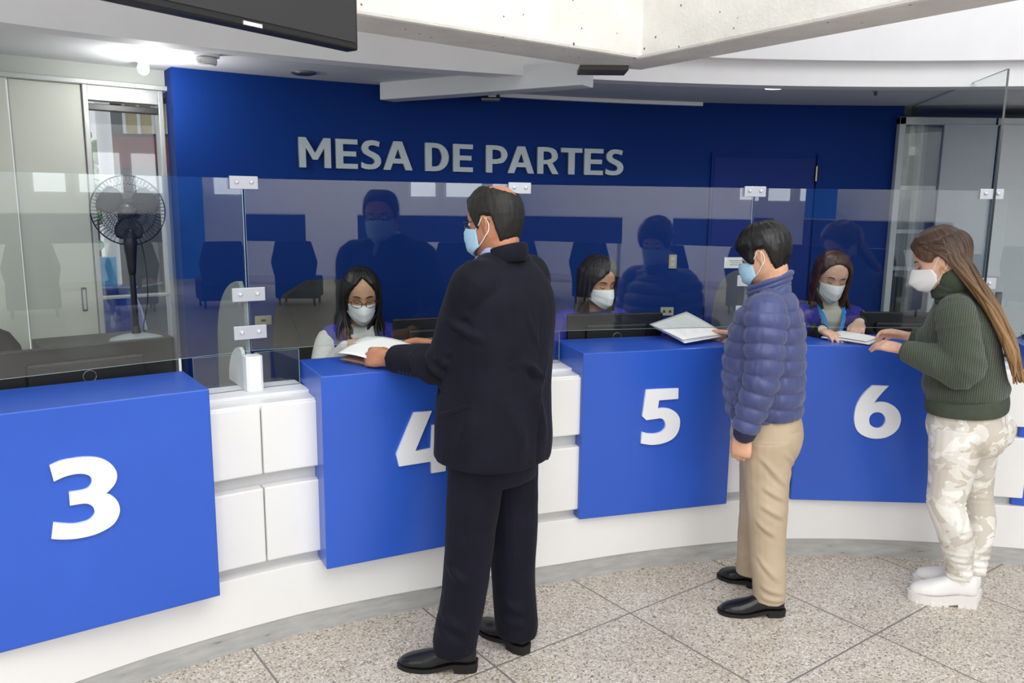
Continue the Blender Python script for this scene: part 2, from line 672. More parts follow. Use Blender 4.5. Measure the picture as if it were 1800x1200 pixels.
# left wall with sliding door and window
LW = frame_matrix((-2.32, 3.796, 0), (0.78622, 0.61795, 0))   # x along the wall, y into it
def lbox(name, lo, hi, m, parent=None, bevel=0.003):
    mb = MB(); mb.box(lo, hi, LW)
    o = mb.build(name, m, parent, bevel=bevel)
    return struct(o)
lbox('wall_left', (-2.2, 0.0, 2.255), (0.72, 0.12, 2.34), plain('left_wall_paint', '#adb2ad', 0.8, 0.03))
dl = lbox('door_1', (0.022, -0.005, 0.0), (0.318, 0.03, 2.232), MT['cream_door'])
lbox('door_leaf', (-1.9, -0.03, 0.0), (0.012, 0.004, 2.232), MT['cream_door'], dl)
lbox('door_track', (-1.9, -0.045, 2.233), (0.72, 0.06, 2.256), MT['alu'], dl)
lbox('door_handle', (0.252, -0.012, 1.15), (0.275, -0.004, 1.268), plain('dark_handle', '#5c6060', 0.35, 0.05, metal=0.6), dl, 0.004)
lbox('door_handle_slot', (0.257, -0.014, 1.16), (0.270, -0.0122, 1.258), MT['alu'], dl, 0.0)
wl = lbox('window_1', (0.322, -0.02, 0.0), (0.345, 0.07, 2.25), MT['alu'])
lbox('window_frame', (0.666, -0.01, 0.0), (0.69, 0.07, 2.25), MT['alu'], wl)
lbox('window_frame', (0.345, -0.01, 2.165), (0.666, 0.07, 2.235), MT['alu'], wl)
lbox('window_frame', (0.345, -0.005, 2.12), (0.666, 0.05, 2.150), plain('dark_frame', '#2c3031', 0.4), wl)
lbox('window_frame', (0.345, 0.0, 1.20), (0.666, 0.05, 1.215), MT['alu'], wl)
lbox('window_pane', (0.345, 0.028, 0.05), (0.666, 0.034, 2.13), MT['glass'], wl, 0)

# what stands outside that window
mb = MB(); mb.box((-4.22, 8.6, 0), (-2.9, 9.0, 2.72)); mb.box((-4.22, 8.3, 2.72), (-2.9, 9.0, 3.1))
bld = tag(mb.build('building', plain('dark_facade', '#5b5c63', 0.8, 0.08)), 'dark grey building with red band seen through the tall window', 'building')
mb = MB(); mb.box((-4.20, 8.57, 2.02), (-2.9, 8.6, 2.33)); mb.build('wall_band', plain('red_band', '#7d4a4c', 0.8, 0.1), bld)
mb = MB(); mb.box((-4.02, 8.56, 2.36), (-3.55, 8.6, 2.66)); fr = mb.build('window', plain('ochre_panel', '#b9a77c', 0.7, 0.1), bld)
for k in range(4):
    mb = MB(); mb.box((-4.02 + k * 0.15, 8.54, 2.36), (-3.99 + k * 0.15, 8.56, 2.66)); mb.build('window_bar', MT['white_paint'], fr)
mb = MB(); mb.box((-4.22, 8.0, 2.75), (-2.9, 8.3, 2.84)); mb.build('canopy', plain('dark_canopy', '#3c3f42', 0.6), bld)
mb = MB(); tube(mb, [(-3.26, 6.6, 0), (-3.26, 6.6, 3.1)], [0.055, 0.055], n=16, sub=1)
tag(mb.build('column', MT['white_paint'], smooth=True), 'white round column outside the tall window at left', 'column')
tree = thing('tree', 'green tree outside the tall window left of the fan', 'tree', (-4.10, 8.0, 0))
mb = MB()
for k in range(80):
    c = np.array([-4.10, 8.0, 1.95]) + RNG.normal(size=3) * np.array([0.07, 0.08, 0.28])
    ellipsoid(mb, c, (0.07, 0.07, 0.055), nu=7, nv=5)
mb.build('foliage', plain('leaf_green', '#8fae80', 0.9, 0.4, 20), tree)
mb = MB(); tube(mb, [(-4.12, 8.02, 0), (-4.10, 8.0, 1.7)], [0.05, 0.035], n=8, sub=1); mb.build('trunk', plain('bark', '#5b4a3a', 0.9), tree)
mb = MB(); mb.box((-2.90, 5.55, 0.0), (-2.755, 5.62, 1.30))
tag(mb.build('outdoor_banner', plain('sky_blue_sheet', '#4aa5dc', 0.6, 0.15, 3)), 'light blue banner outside the window behind the fan pole', 'banner')
mb = MB()
tube(mb, [(-2.46, 4.9, 0.0), (-2.46, 4.9, 0.4), (-2.46, 4.9, 0.72), (-2.46, 4.9, 0.98), (-2.46, 4.9, 1.12), (-2.46, 4.9, 1.17)], [0.10, 0.17, 0.21, 0.19, 0.15, 0.165], n=24, dome=False)
tag(mb.build('flower_pot', plain('cobalt_glaze', '#1d3fa0', 0.25, 0.05, coat=0.5), smooth=True), 'round cobalt blue pot outside the window beside the fan', 'pot')

# right hand end of the staff room
mb = MB(); mb.box((2.36, 5.85, 0), (6.5, 6.0, 2.35)); add_struct('wall_right', mb, plain('mid_grey_wall', '#6d7074', 0.8, 0.03))  # end wall in one even grey

# concrete beams meeting above the counter
mb = MB()
pl = [(-1.55, 2.011), (0.523, 3.535), (1.95, 1.386), (2.16, 1.52), (0.575, 3.835), (0.258, 3.70), (-1.69, 2.19)]
mb.prism(pl, 2.30, 3.3)
add_struct('ceiling_beam', mb, MT['concrete'], bevel=0.012)
mb = MB(); mb.box((0.285, 3.70, 2.280), (0.50, 3.86, 2.299)); add_struct('trim_1', mb, plain('dark_bracket', '#54524d', 0.6))
# dropped beam of the staff ceiling
bm_ = frame_matrix((0.26, 4.02, 0), (-0.852, 0.523, 0))
mb = MB(); mb.box((-0.1, -0.06, 2.245), (1.13, 0.06, 2.36), bm_); add_struct('ceiling_beam_staff', mb, MT['ceiling'], bevel=0.004)

# the lobby behind the viewer (seen in the glass)
LF = frame_matrix((10.2, -7.8, 0), (0.62, 0.785, 0))      # x along the far wall, y towards the counter
mb = MB(); mb.box((-11, -0.2, 0), (9, 0.0, 3.4), LF); add_struct('wall_lobby_far', mb, MT['white_paint'])
mb = MB(); mb.box((-8.2, -12.0, 0), (-8.0, 2.0, 3.4)); add_struct('wall_lobby_left', mb, MT['white_paint'])

# ------------------------------------------------------------------ counter
ctr = thing('service_counter', 'long curved white counter with stacked panels and grey kick plate', 'counter', arc(-13, 0.1, 0))
CORE = plain('recess_white', '#cfcfcf', 0.5, 0.02)
for a, b in ((-37.25, -31.85), (-22.7, -17.3), (-8.5, -3.75), (5.6, 9.8)):
    mb = MB(); arc_strip(mb, a, b, 0.045, 0.08, 0.29, 0.935); mb.build('core', CORE, ctr)
    mb = MB(); arc_strip(mb, a, b, 0.012, 0.34, 0.93, 0.955); mb.build('ledge', MT['panel'], ctr, bevel=0.002)
    mb = MB(); arc_strip(mb, a, b, 0.11, 0.31, 0.955, 0.968); mb.build('sill', MT['white_paint'], ctr, bevel=0.002)
mb = MB(); arc_strip(mb, -58, 24, 0.0, 0.06, 0.088, 0.298); mb.build('lower_panel', MT['panel'], ctr, bevel=0.003)
mb = MB(); arc_strip(mb, -58, 24, 0.006, 0.05, 0.0, 0.087); mb.build('kick_plate', MT['kick'], ctr)
seams = [(-37.15, -34.66), (-34.6, -31.9), (-22.6, -20.1), (-20.03, -17.4), (-8.4, -6.3), (-6.24, -3.9), (5.75, 7.3), (7.36, 9.7)]
for a, b in seams:
    for z0, z1 in ((0.34, 0.634), (0.688, 0.9495)):
        mb = MB(); arc_strip(mb, a, b, -0.004, 0.045, z0, z1); mb.build('front_panel', MT['panel'], ctr, bevel=0.006)
mb = MB()
arc_strip(mb, -50, 24, 0.345, 0.78, 0.735, 0.76)
tag(mb.build('staff_desk', plain('desk_laminate', '#3a3d45', 0.5, 0.05), bevel=0.003), 'continuous dark desktop behind the glass where the clerks sit', 'desk')

NUM = {
    3: [[(0.256,0.88,1),(0.287,0.89),(0.32,0.892),(0.357,0.89),(0.393,0.881),(0.42,0.863),(0.439,0.836),(0.443,0.809),(0.435,0.786),(0.421,0.77),(0.407,0.759,1),(0.424,0.747),(0.439,0.725),(0.444,0.696),(0.436,0.669),(0.416,0.646),(0.376,0.63),(0.338,0.626),(0.302,0.628),(0.267,0.635),(0.243,0.643,1),(0.253,0.694,1),(0.283,0.684),(0.309,0.677),(0.337,0.677),(0.355,0.682),(0.368,0.696),(0.37,0.709),(0.365,0.724),(0.353,0.735),(0.337,0.739),(0.302,0.74,1),(0.303,0.784,1),(0.331,0.783),(0.352,0.785),(0.364,0.795),(0.369,0.81),(0.364,0.826),(0.348,0.836),(0.324,0.84),(0.294,0.837),(0.264,0.827,1)]],
    4: [[(0.357,0.886,1),(0.432,0.886,1),(0.361,0.731,1),(0.428,0.731,1),(0.433,0.826,1),(0.497,0.826,1),(0.493,0.731,1),(0.516,0.731,1),(0.516,0.677,1),(0.492,0.678,1),(0.489,0.629,1),(0.428,0.629,1),(0.427,0.678,1),(0.293,0.676,1),(0.283,0.728,1)]],
    5: [[(0.302,0.884,1),(0.46,0.883,1),(0.461,0.833,1),(0.366,0.832,1),(0.361,0.794,1),(0.391,0.795),(0.424,0.788),(0.453,0.77),(0.472,0.744),(0.476,0.714),(0.47,0.682),(0.453,0.656),(0.425,0.638),(0.385,0.628),(0.345,0.626),(0.311,0.631),(0.283,0.638,1),(0.29,0.69,1),(0.315,0.682),(0.346,0.678),(0.371,0.68),(0.391,0.688),(0.403,0.703),(0.402,0.724),(0.391,0.741),(0.375,0.748),(0.357,0.747),(0.307,0.744,1),(0.285,0.764,1)]],
    6: [[(0.337,0.875,1),(0.412,0.875,1),(0.386,0.844),(0.363,0.812),(0.349,0.788,1),(0.364,0.795),(0.388,0.797),(0.414,0.793),(0.444,0.778),(0.467,0.755),(0.479,0.728),(0.481,0.7),(0.472,0.669),(0.451,0.644),(0.421,0.626),(0.39,0.619),(0.358,0.619),(0.325,0.627),(0.295,0.644),(0.276,0.67),(0.267,0.703),(0.265,0.734),(0.27,0.773),(0.284,0.809),(0.307,0.844)],[(0.411,0.71),(0.407,0.69),(0.395,0.675),(0.376,0.67),(0.357,0.675),(0.341,0.688),(0.335,0.708),(0.338,0.727),(0.351,0.742),(0.369,0.747),(0.389,0.743),(0.404,0.729)]],
}
BOXW = 0.75
BOXES = {3: ((-1.036 - BOXW * math.cos(math.radians(35.3)), 2.70 - BOXW * math.sin(math.radians(35.3))), 35.3),
         4: ((-0.704, 2.916), 27.0), 5: ((0.31, 3.442), 16.6), 6: ((1.354, 3.722), -2.6), 7: ((2.40, 3.69), -15.5)}
BLAB = {3: 'blue counter box bearing a white number 3', 4: 'blue counter box with number 4 half hidden by the man in a suit',
        5: 'blue counter box bearing a white number 5', 6: 'blue counter box bearing a white number 6',
        7: 'blue counter box cut by the right edge of the picture, behind the woman'}
for k, (p0, ang) in BOXES.items():
    m = frame_matrix((*p0, 0), (math.cos(math.radians(ang)), math.sin(math.radians(ang)), 0))
    mb = MB(); mb.box((0, 0, 0.30), (BOXW, 0.36, 1.06), m)
    b = mb.build('counter_box', MT['blue_box'], bevel=0.004)
    tag(b, BLAB[k], 'counter box', 'blue counter boxes')
    if k in NUM:
        me = outline_mesh(NUM[k], 0.012)
        me.transform(m @ Matrix.Translation((0, -0.0005, 0)))
        link('numeral', me, MT['white_number'], b)

# ------------------------------------------------------------------ glass screen
JOINTS = [-48.1, -34.2, -20.1, -6.3, 7.12, 21.0]
GOFF = 0.22
def pane(name, p, q, z0, z1, th, label, cat, group, em=None):
    p, q = np.array(p[:2]), np.array(q[:2])
    d = (q - p) / np.linalg.norm(q - p)
    nrm = np.array([d[1], -d[0]]) * th / 2
    mb = MB()
    mb.prism([p - nrm, q - nrm, q + nrm, p + nrm], z0, z1)
    o = mb.build(name, MT['glass'])
    o.data.materials.append(em or MT['edge'])
    big = max(f.area for f in o.data.polygons)
    for f in o.data.polygons:
        if f.area < big * 0.5:
            f.material_index = 1
    return tag(o, label, cat, group)
plab = ['large clear glass pane above counter box 3', 'large clear glass pane above counter box 4', 'large clear glass pane above counter box 5',
        'large clear glass pane above counter box 6', 'large clear glass pane at the far right end of the screen']
for i in range(5):
    a, b = arc(JOINTS[i] + 0.05, GOFF, 0, False), arc(JOINTS[i + 1] - 0.05, GOFF, 0, False)
    pane('large_glass_pane', a, b, 1.12, 1.78, 0.009, plab[i], 'glass pane', 'screen panes')
low = [(-36.8, -34.45, 'small low glass pane between box 3 and the white post'), (-34.0, -31.9, 'small low glass pane between the white post and box 4'),
       (-22.4, -20.3, 'small low glass pane behind the man in the suit'), (-19.9, -17.6, 'small low glass pane at the left side of box 5'),
       (-8.2, -6.55, 'small low glass pane right of box 5, behind the quilted jacket'), (-6.1, -3.9, 'small low glass pane just left of box 6, behind the quilted jacket'),
       (5.9, 6.9, 'small low glass pane right of box 6, behind the woman'), (7.35, 9.6, 'small low glass pane at the right edge beside box 7')]
for a, b, lab in low:
    pane('low_glass_pane', arc(a, GOFF, 0, False), arc(b, GOFF, 0, False), 0.968, 1.112, 0.009, lab, 'glass pane', 'low panes on the ledge')
# full-height glass fin closing the staff room on the right
pane('glass_partition', arc(7.25, 0.20, 0, False), arc(8.0, 1.67, 0, False), 0.97, 2.33, 0.010, 'full-height clear glass partition running back from the counter at right', 'glass partition', None, MT['dark_edge'])

# clips that hold neighbouring panes
def clip(th, z, lab, w=0.105, h=0.048):
    p = arc(th, GOFF - 0.011, z, False)
    r = math.radians(th)
    m = frame_matrix(p, (math.cos(r), -math.sin(r), 0))
    mb = MB(); mb.box((-w / 2, -0.004, -h / 2), (w / 2, 0.004, h / 2), m)
    c = tag(mb.build('glass_clip', MT['clip'], bevel=0.0015), lab, 'clip', 'glass clips')
    for s in (-1, 1):
        mb = MB(); ellipsoid(mb, m @ Vector((s * w * 0.26, -0.006, 0.002)), (0.009, 0.009, 0.009), nu=12, nv=8)
        mb.build('stud', MT['stud'], c, smooth=True)
where = {1: 'on the glass joint left of box 4', 2: 'on the glass joint by the bald man in the suit', 3: 'on the glass joint by the man in the quilted jacket', 4: 'on the glass joint by the long-haired woman'}
for j in (1, 2, 3, 4):
    clip(JOINTS[j], 1.764, 'satin metal clip, topmost ' + where[j])
    clip(JOINTS[j], 1.342, 'satin metal clip, middle one ' + where[j], 0.125, 0.052)
    clip(JOINTS[j], 1.195, 'satin metal clip, lowest ' + where[j], 0.125, 0.052)

# posts, dividers and brackets at every joint
for j, nm in ((1, 'between boxes 3 and 4'), (2, 'behind the man in the suit'), (3, 'between boxes 5 and 6'), (4, 'right of box 6')):
    r = math.radians(JOINTS[j])
    jd = JOINTS[j] - (0.45 if j == 4 else 0)
    m = frame_matrix(arc(JOINTS[j], 0.0, 0, False), (math.cos(r), -math.sin(r), 0))
    mb = MB(); mb.prism([(m @ Vector((x, y, 0)))[:2] for x, y in ((-0.032, 0.235), (-0.032, 0.175), (-0.02, 0.163), (0.02, 0.163), (0.032, 0.175), (0.032, 0.235))], 0.968, 1.106)
    tag(mb.build('counter_post', MT['white_post'], bevel=0.002), 'short white post under the glass joint ' + nm, 'post', 'white posts')
    # divider: flat board standing radially, rounded at its far upper corner
    m = frame_matrix(arc(jd, 0.0, 0, False), (math.cos(math.radians(jd)), -math.sin(math.radians(jd)), 0))
    prof = [(0.245, 0.97), (0.245, 1.30)] + [(0.28 + 0.40 * math.sin(q), 1.0 + 0.385 * math.cos(q) ** 0.7) for q in np.linspace(0.08, 1.35, 12)] + [(0.70, 0.77), (0.345, 0.77), (0.345, 0.97)]
    mb = MB()
    V = [m @ Vector((-0.009, y, z)) for y, z in prof] + [m @ Vector((0.009, y, z)) for y, z in prof]
    k = len(prof)
    mb.add(V, [tuple(range(k)), tuple(range(2 * k - 1, k - 1, -1))] + [(i, (i + 1) % k, k + (i + 1) % k, k + i) for i in range(k)])
    tag(mb.build('desk_divider', MT['grey_divider'], bevel=0.003), 'grey round-topped board between the clerks, ' + nm, 'divider', 'desk dividers')
    prof = [(0.24, 0.969), (0.24, 1.118)] + [(0.25 + 0.19 * math.sin(q), 0.975 + 0.155 * math.cos(q)) for q in np.linspace(0.1, 1.5, 10)] + [(0.44, 0.969)]
    mb = MB()
    mm = m @ Matrix.Translation((-0.022, 0, 0))
    V = [mm @ Vector((-0.007, y, z)) for y, z in prof] + [mm @ Vector((0.007, y, z)) for y, z in prof]
    k = len(prof)
    mb.add(V, [tuple(range(k)), tuple(range(2 * k - 1, k - 1, -1))] + [(i, (i + 1) % k, k + (i + 1) % k, k + i) for i in range(k)])
    tag(mb.build('glass_bracket', MT['white_post'], bevel=0.002), 'white quarter-round bracket behind the post ' + nm, 'bracket', 'white brackets')

# ------------------------------------------------------------------ wall lettering
S_ = [(0.93, 0.95, 1), (0.72, 0.99), (0.50, 1.0), (0.25, 0.96), (0.08, 0.84), (0.05, 0.69), (0.14, 0.55), (0.36, 0.45), (0.58, 0.37), (0.67, 0.28), (0.60, 0.19), (0.42, 0.17), (0.20, 0.19), (0.03, 0.25, 1), (0.0, 0.06, 1), (0.2, 0.01), (0.45, 0.0), (0.74, 0.04), (0.94, 0.17), (0.98, 0.33), (0.88, 0.48), (0.66, 0.58), (0.44, 0.65), (0.36, 0.73), (0.43, 0.81), (0.62, 0.83), (0.88, 0.78, 1)]
c1 = lambda pts: [(x, y, 1) for x, y in pts]
E_ = c1([(0, 0), (1, 0), (1, 0.17), (0.33, 0.17), (0.33, 0.42), (0.93, 0.42), (0.93, 0.59), (0.33, 0.59), (0.33, 0.83), (1, 0.83), (1, 1), (0, 1)])
A_ = c1([(0, 0), (0.24, 0), (0.325, 0.23), (0.675, 0.23), (0.76, 0), (1, 0), (0.645, 1), (0.355, 1)])
LET = {
    'M': [c1([(0, 0), (0.21, 0), (0.21, 0.66), (0.42, 0.27), (0.58, 0.27), (0.79, 0.66), (0.79, 0), (1, 0), (1, 1), (0.78, 1), (0.5, 0.49), (0.22, 1), (0, 1)])],
    'E': [E_], 'S': [S_], 'A': [A_, c1([(0.385, 0.40), (0.5, 0.74), (0.615, 0.40)])],
    'D': [[(0, 0, 1), (0.42, 0), (0.7, 0.06), (0.92, 0.24), (1.0, 0.5), (0.92, 0.76), (0.7, 0.94), (0.42, 1), (0, 1, 1)], [(0.28, 0.17, 1), (0.42, 0.17), (0.60, 0.23), (0.71, 0.5), (0.60, 0.77), (0.42, 0.83), (0.28, 0.83, 1)]],
    'P': [[(0, 0, 1), (0.29, 0, 1), (0.29, 0.33, 1), (0.5, 0.33), (0.82, 0.40), (1.0, 0.66), (0.84, 0.92), (0.5, 1), (0, 1, 1)], [(0.29, 0.50, 1), (0.48, 0.50), (0.69, 0.56), (0.71, 0.68), (0.66, 0.79), (0.48, 0.84), (0.29, 0.84, 1)]],
    'R': [[(0, 0, 1), (0.28, 0, 1), (0.28, 0.37, 1), (0.46, 0.37, 1), (0.70, 0, 1), (1.0, 0, 1), (0.70, 0.42, 1), (0.90, 0.54), (0.95, 0.70), (0.82, 0.92), (0.5, 1), (0, 1, 1)], [(0.28, 0.53, 1), (0.46, 0.53), (0.65, 0.59), (0.67, 0.69), (0.62, 0.79), (0.46, 0.84), (0.28, 0.84, 1)]],
    'T': [c1([(0.35, 0), (0.65, 0), (0.65, 0.83), (1, 0.83), (1, 1), (0, 1), (0, 0.83), (0.35, 0.83)])],
}
sign = thing('wall_sign', 'silver raised letters reading MESA DE PARTES on the blue wall', 'sign', wall_pt(-19, -0.02, 1.88))
for ch, t0, t1 in [('M', -28.09, -26.44), ('E', -26.17, -25.01), ('S', -24.83, -23.72), ('A', -23.62, -21.98), ('D', -21.25, -19.89), ('E', -19.63, -18.47), ('P', -17.68, -16.40),
                   ('A', -16.37, -14.78), ('R', -14.58, -13.28), ('T', -13.14, -11.84), ('E', -11.70, -10.53), ('S', -10.39, -9.25)]:
    me = outline_mesh(LET[ch], 0.02)
    a, b = wall_pt(t0, -0.004, 1.875), wall_pt(t1, -0.004, 1.875)
    w = np.linalg.norm(b - a)
    me.transform(frame_matrix(a, b - a) @ Matrix.Diagonal((w, 1, 0.158, 1)))
    link('letter', me, MT['silver_letter'], sign)
# ------------------------------------------------------------------ ceiling fittings
def disc(mb, c, r, z0, z1, n=28):
    mb.prism([(c[0] + r * math.cos(2 * math.pi * i / n), c[1] + r * math.sin(2 * math.pi * i / n)) for i in range(n)], z0, z1)


def downlight(x, y, lab, lit, watts=0):
    t = thing('downlight', lab, 'ceiling light', (x, y, 2.33))
    mb = MB(); disc(mb, (x, y), 0.062, 2.326, 2.336); mb.build('trim_ring', MT['white_post'] if lit else plain('dull_chrome', '#8d9092', 0.3, metal=0.7), t, bevel=0.003)
    mb = MB(); disc(mb, (x, y), 0.048, 2.322, 2.327)
    mb.build('lamp_face', emit_mat('lamp_face_lit', (1.0, 0.97, 0.9), 6.0) if lit else plain('dark_lamp_glass', '#4a4d50', 0.2), t)
    if watts:
        d = bpy.data.lights.new('downlight_lamp', 'SPOT')
        d.energy, d.spot_size, d.spot_blend, d.shadow_soft_size, d.color = watts, 2.3, 0.6, 0.05, (1.0, 0.98, 0.92)
        o = bpy.data.objects.new('downlight_lamp', d)
        COL.objects.link(o)
        o.location = (x, y, 2.30)
        o.parent = t
        o.matrix_parent_inverse = t.matrix_basis.inverted()


# bare bulb at left, recessed lamps elsewhere
t = thing('bulb_light', 'lit bulb hanging close under the ceiling at left', 'ceiling light', (-1.735, 3.93, 2.33))
mb = MB(); tube(mb, [(-1.735, 3.93, 2.335), (-1.735, 3.93, 2.32)], [0.03, 0.02], n=14, sub=1, dome=False); mb.build('socket', MT['white_post'], t)
mb = MB(); ellipsoid(mb, (-1.735, 3.93, 2.300), (0.026, 0.026, 0.030)); mb.build('bulb', emit_mat('bulb_glow', (1.0, 0.98, 0.93), 14.0), t, smooth=True)
d = bpy.data.lights.new('bulb_lamp', 'POINT'); d.energy, d.shadow_soft_size, d.color = 8, 0.03, (1, 0.98, 0.94)
o = bpy.data.objects.new('bulb_lamp', d); COL.objects.link(o); o.location = (-1.62, 3.78, 2.20); o.parent = t; o.matrix_parent_inverse = t.matrix_basis.inverted()
downlight(1.40, 4.53, 'lit recessed downlight in the staff ceiling, right of centre', True, 10)
downlight(-1.06, 4.22, 'unlit recessed downlight near the left end of the blue wall', False)
sd = thing('smoke_detector', 'white round smoke detector on the ceiling beside the bulb', 'smoke detector', (-1.37, 3.73, 2.335))
mb = MB(); disc(mb, (-1.37, 3.73), 0.062, 2.318, 2.336); mb.build('base', MT['white_post'], sd, bevel=0.004)
mb = MB(); disc(mb, (-1.37, 3.73), 0.05, 2.285, 2.318); mb.build('sensor_head', plain('detector_plastic', '#d8d9d8', 0.5), sd, bevel=0.012)
sp = thing('sprinkler', 'tiny dark sprinkler hanging under the ceiling at far right', 'sprinkler', (1.98, 4.6, 2.335))
mb = MB(); disc(mb, (1.98, 4.6), 0.02, 2.322, 2.336); mb.build('rosette', MT['alu'], sp)
mb = MB(); disc(mb, (1.98, 4.6), 0.009, 2.30, 2.323); mb.build('nozzle', plain('dark_steel', '#55585b', 0.4, metal=0.5), sp)
# emergency spot unit hanging at the wall top
em = thing('ceiling_camera', 'small black box with a pale lens under the ceiling above the letters', 'camera', (-0.14, 4.82, 2.33))
mb = MB(); mb.box((-0.19, 4.78, 2.285), (-0.085, 4.86, 2.335)); mb.build('housing', MT['black'], em, bevel=0.006)
mb = MB(); mb.box((-0.15, 4.774, 2.292), (-0.105, 4.781, 2.322)); mb.build('lens', plain('pale_lens', '#d8d8d2', 0.2), em, bevel=0.003)
mb = MB(); mb.box((-0.19, 4.77, 2.278), (-0.085, 4.86, 2.285)); mb.build('mount_plate', MT['alu'], em)
mb = MB()
V, F = [], []
for i in range(21):
    tt = -19.5 + 15.0 * i / 20
    V += [wall_pt(tt, -0.03, 2.312), wall_pt(tt, -0.001, 2.312), wall_pt(tt, -0.001, 2.334), wall_pt(tt, -0.03, 2.334)]
for i in range(20):
    for k in range(4):
        F.append((i * 4 + k, i * 4 + (k + 1) % 4, (i + 1) * 4 + (k + 1) % 4, (i + 1) * 4 + k))
F += [(0, 1, 2, 3), (83, 82, 81, 80)]
mb.add(V, F)
tag(mb.build('cable_trunking', MT['white_post']), 'thin white cable trunking along the top of the blue wall', 'trunking')

# television hanging in the lobby, seen from below
tv = thing('television', 'dark flat television hanging at the top left, cut by the frame', 'television', (-0.75, 2.2, 2.155))
m = frame_matrix((-0.482, 2.60, 2.155), (-0.578, -0.816, 0))
mb = MB(); mb.box((0.0, -0.05, 0.0), (1.10, -0.0, 0.63), m); mb.build('casing', MT['black'], tv, bevel=0.006)
mb = MB(); mb.box((0.012, 0.0, 0.022), (1.088, 0.003, 0.618), m); mb.build('screen', MT['screen'], tv)
mb = MB(); mb.box((0.36, 0.0008, 0.004), (0.42, 0.0045, 0.014), m); mb.build('badge', MT['stud'], tv)
mb = MB(); mb.box((0.5, -0.09, 0.2), (0.6, -0.05, 1.2), m); mb.build('hanger', MT['black'], tv)

# ------------------------------------------------------------------ pedestal fan on a low cabinet
cabm = frame_matrix((-2.0, 3.58, 0), (0.78622, 0.61795, 0))
cab = thing('filing_cabinet', 'low dark cabinet carrying the fan', 'cabinet', (-1.8, 3.8, 0.085))
mb = MB(); mb.box((-0.1, 0.0, 0.085), (0.46, 0.32, 1.04), cabm); mb.build('body', plain('dark_cabinet', '#393c40', 0.5), cab, bevel=0.004)
for k in range(2):
    mb = MB(); mb.box((-0.09 + k * 0.276, -0.015, 0.10), (0.174 + k * 0.276, 0.0, 1.02), cabm); dr = mb.build('door', plain('dark_cabinet_door', '#44474b', 0.5), cab, bevel=0.003)
    mb = MB(); mb.box((0.13 + k * 0.06, -0.03, 0.6), (0.145 + k * 0.06, -0.015, 0.72), cabm); mb.build('handle', MT['alu'], dr)
fc = np.array([-1.775, 3.765])
fan = thing('pedestal_fan', 'black pedestal fan with round wire cage in front of the left window', 'fan', (fc[0], fc[1], 1.04))
mb = MB()
tube(mb, [(*fc, 1.041), (*fc, 1.052), (*fc, 1.066), (*fc, 1.075)], [0.115, 0.114, 0.07, 0.02], n=32, sub=2, dome=False)
mb.build('base', plain('pale_fan_base', '#a9b4b8', 0.35), fan, smooth=True)
mb = MB(); tube(mb, [(*fc, 1.07), (*fc, 1.50)], [0.0135, 0.0135], n=14, sub=1); tube(mb, [(*fc, 1.07), (*fc, 1.10)], [0.022, 0.017], n=14, sub=1)
mb.build('pole', MT['black'], fan, smooth=True)
mb = MB(); tube(mb, [(*fc, 1.36), (*fc, 1.43), (*fc, 1.50), (*fc, 1.54)], [0.017, 0.023, 0.030, 0.024], n=16, sub=2); mb.build('control_neck', MT['black'], fan, smooth=True)
fd = np.array([0.30, -0.95, -0.02]); fd /= np.linalg.norm(fd)
hub = np.array([fc[0], fc[1], 1.646])
fx = np.cross([0, 0, 1], fd); fx /= np.linalg.norm(fx)
fz = np.cross(fd, fx)
mb = MB()
tube(mb, [hub - fd * 0.13, hub - fd * 0.09, hub - fd * 0.02], [0.035, 0.048, 0.04], n=18, sub=2)
mb.build('motor', MT['black'], fan, smooth=True)
def fring(mb, off, R, r, seg=48):
    P = [hub + fd * off + R * (math.cos(q) * fx + math.sin(q) * fz) for q in np.linspace(0, 2 * math.pi, seg + 1)]
    tube(mb, P, [r] * len(P), n=6, sub=1, dome=False)
RC_ = 0.158
for nm, sgn in (('front_grille', 1), ('rear_grille', -1)):
    mb = MB()
    fring(mb, 0.0 * sgn, RC_, 0.0032)
    for R, o in ((0.05, 0.052), (0.085, 0.048), (0.12, 0.036)):
        fring(mb, sgn * o, R, 0.0012, 36)
    for k in range(56):
        q = 2 * math.pi * k / 56
        e = math.cos(q) * fx + math.sin(q) * fz
        tw = math.cos(q + 0.5 * sgn) * fx + math.sin(q + 0.5 * sgn) * fz
        tube(mb, [hub + fd * sgn * 0.055 + 0.03 * tw, hub + fd * sgn * 0.05 + 0.085 * (e * 0.5 + tw * 0.5), hub + fd * sgn * 0.032 + 0.13 * e, hub + fd * sgn * 0.002 + RC_ * e], [0.0011] * 4, n=4, sub=2, dome=False)
    mb.build(nm, MT['black'], fan)
mb = MB(); tube(mb, [hub + fd * 0.05, hub + fd * 0.058], [0.034, 0.034], n=24, sub=1); mb.build('cap', plain('fan_cap', '#3a3b3e', 0.35), fan, smooth=True)
for k in range(3):
    mb = MB()
    q0 = 0.5 + k * 2 * math.pi / 3
    rows = []
    for a in np.linspace(0, 1, 7):
        R = 0.03 + 0.105 * a
        wdt = 0.35 + 0.55 * math.sin(math.pi * min(1, 0.2 + a * 0.7))
        rows.append([hub + R * (math.cos(q) * fx + math.sin(q) * fz) + fd * (0.012 * (u - 0.5)) for u, q in ((u, q0 + wdt * (u - 0.5) * 1.6) for u in np.linspace(0, 1, 6))])
    V = [p for r in rows for p in r]
    F = [(i * 6 + j, i * 6 + j + 1, (i + 1) * 6 + j + 1, (i + 1) * 6 + j) for i in range(6) for j in range(5)]
    mb.add(V, F)
    o = mb.build('blade', plain('fan_blade', '#202226', 0.35), fan, smooth=True)
    sm = o.modifiers.new('t', 'SOLIDIFY'); sm.thickness = 0.002
mb = MB()
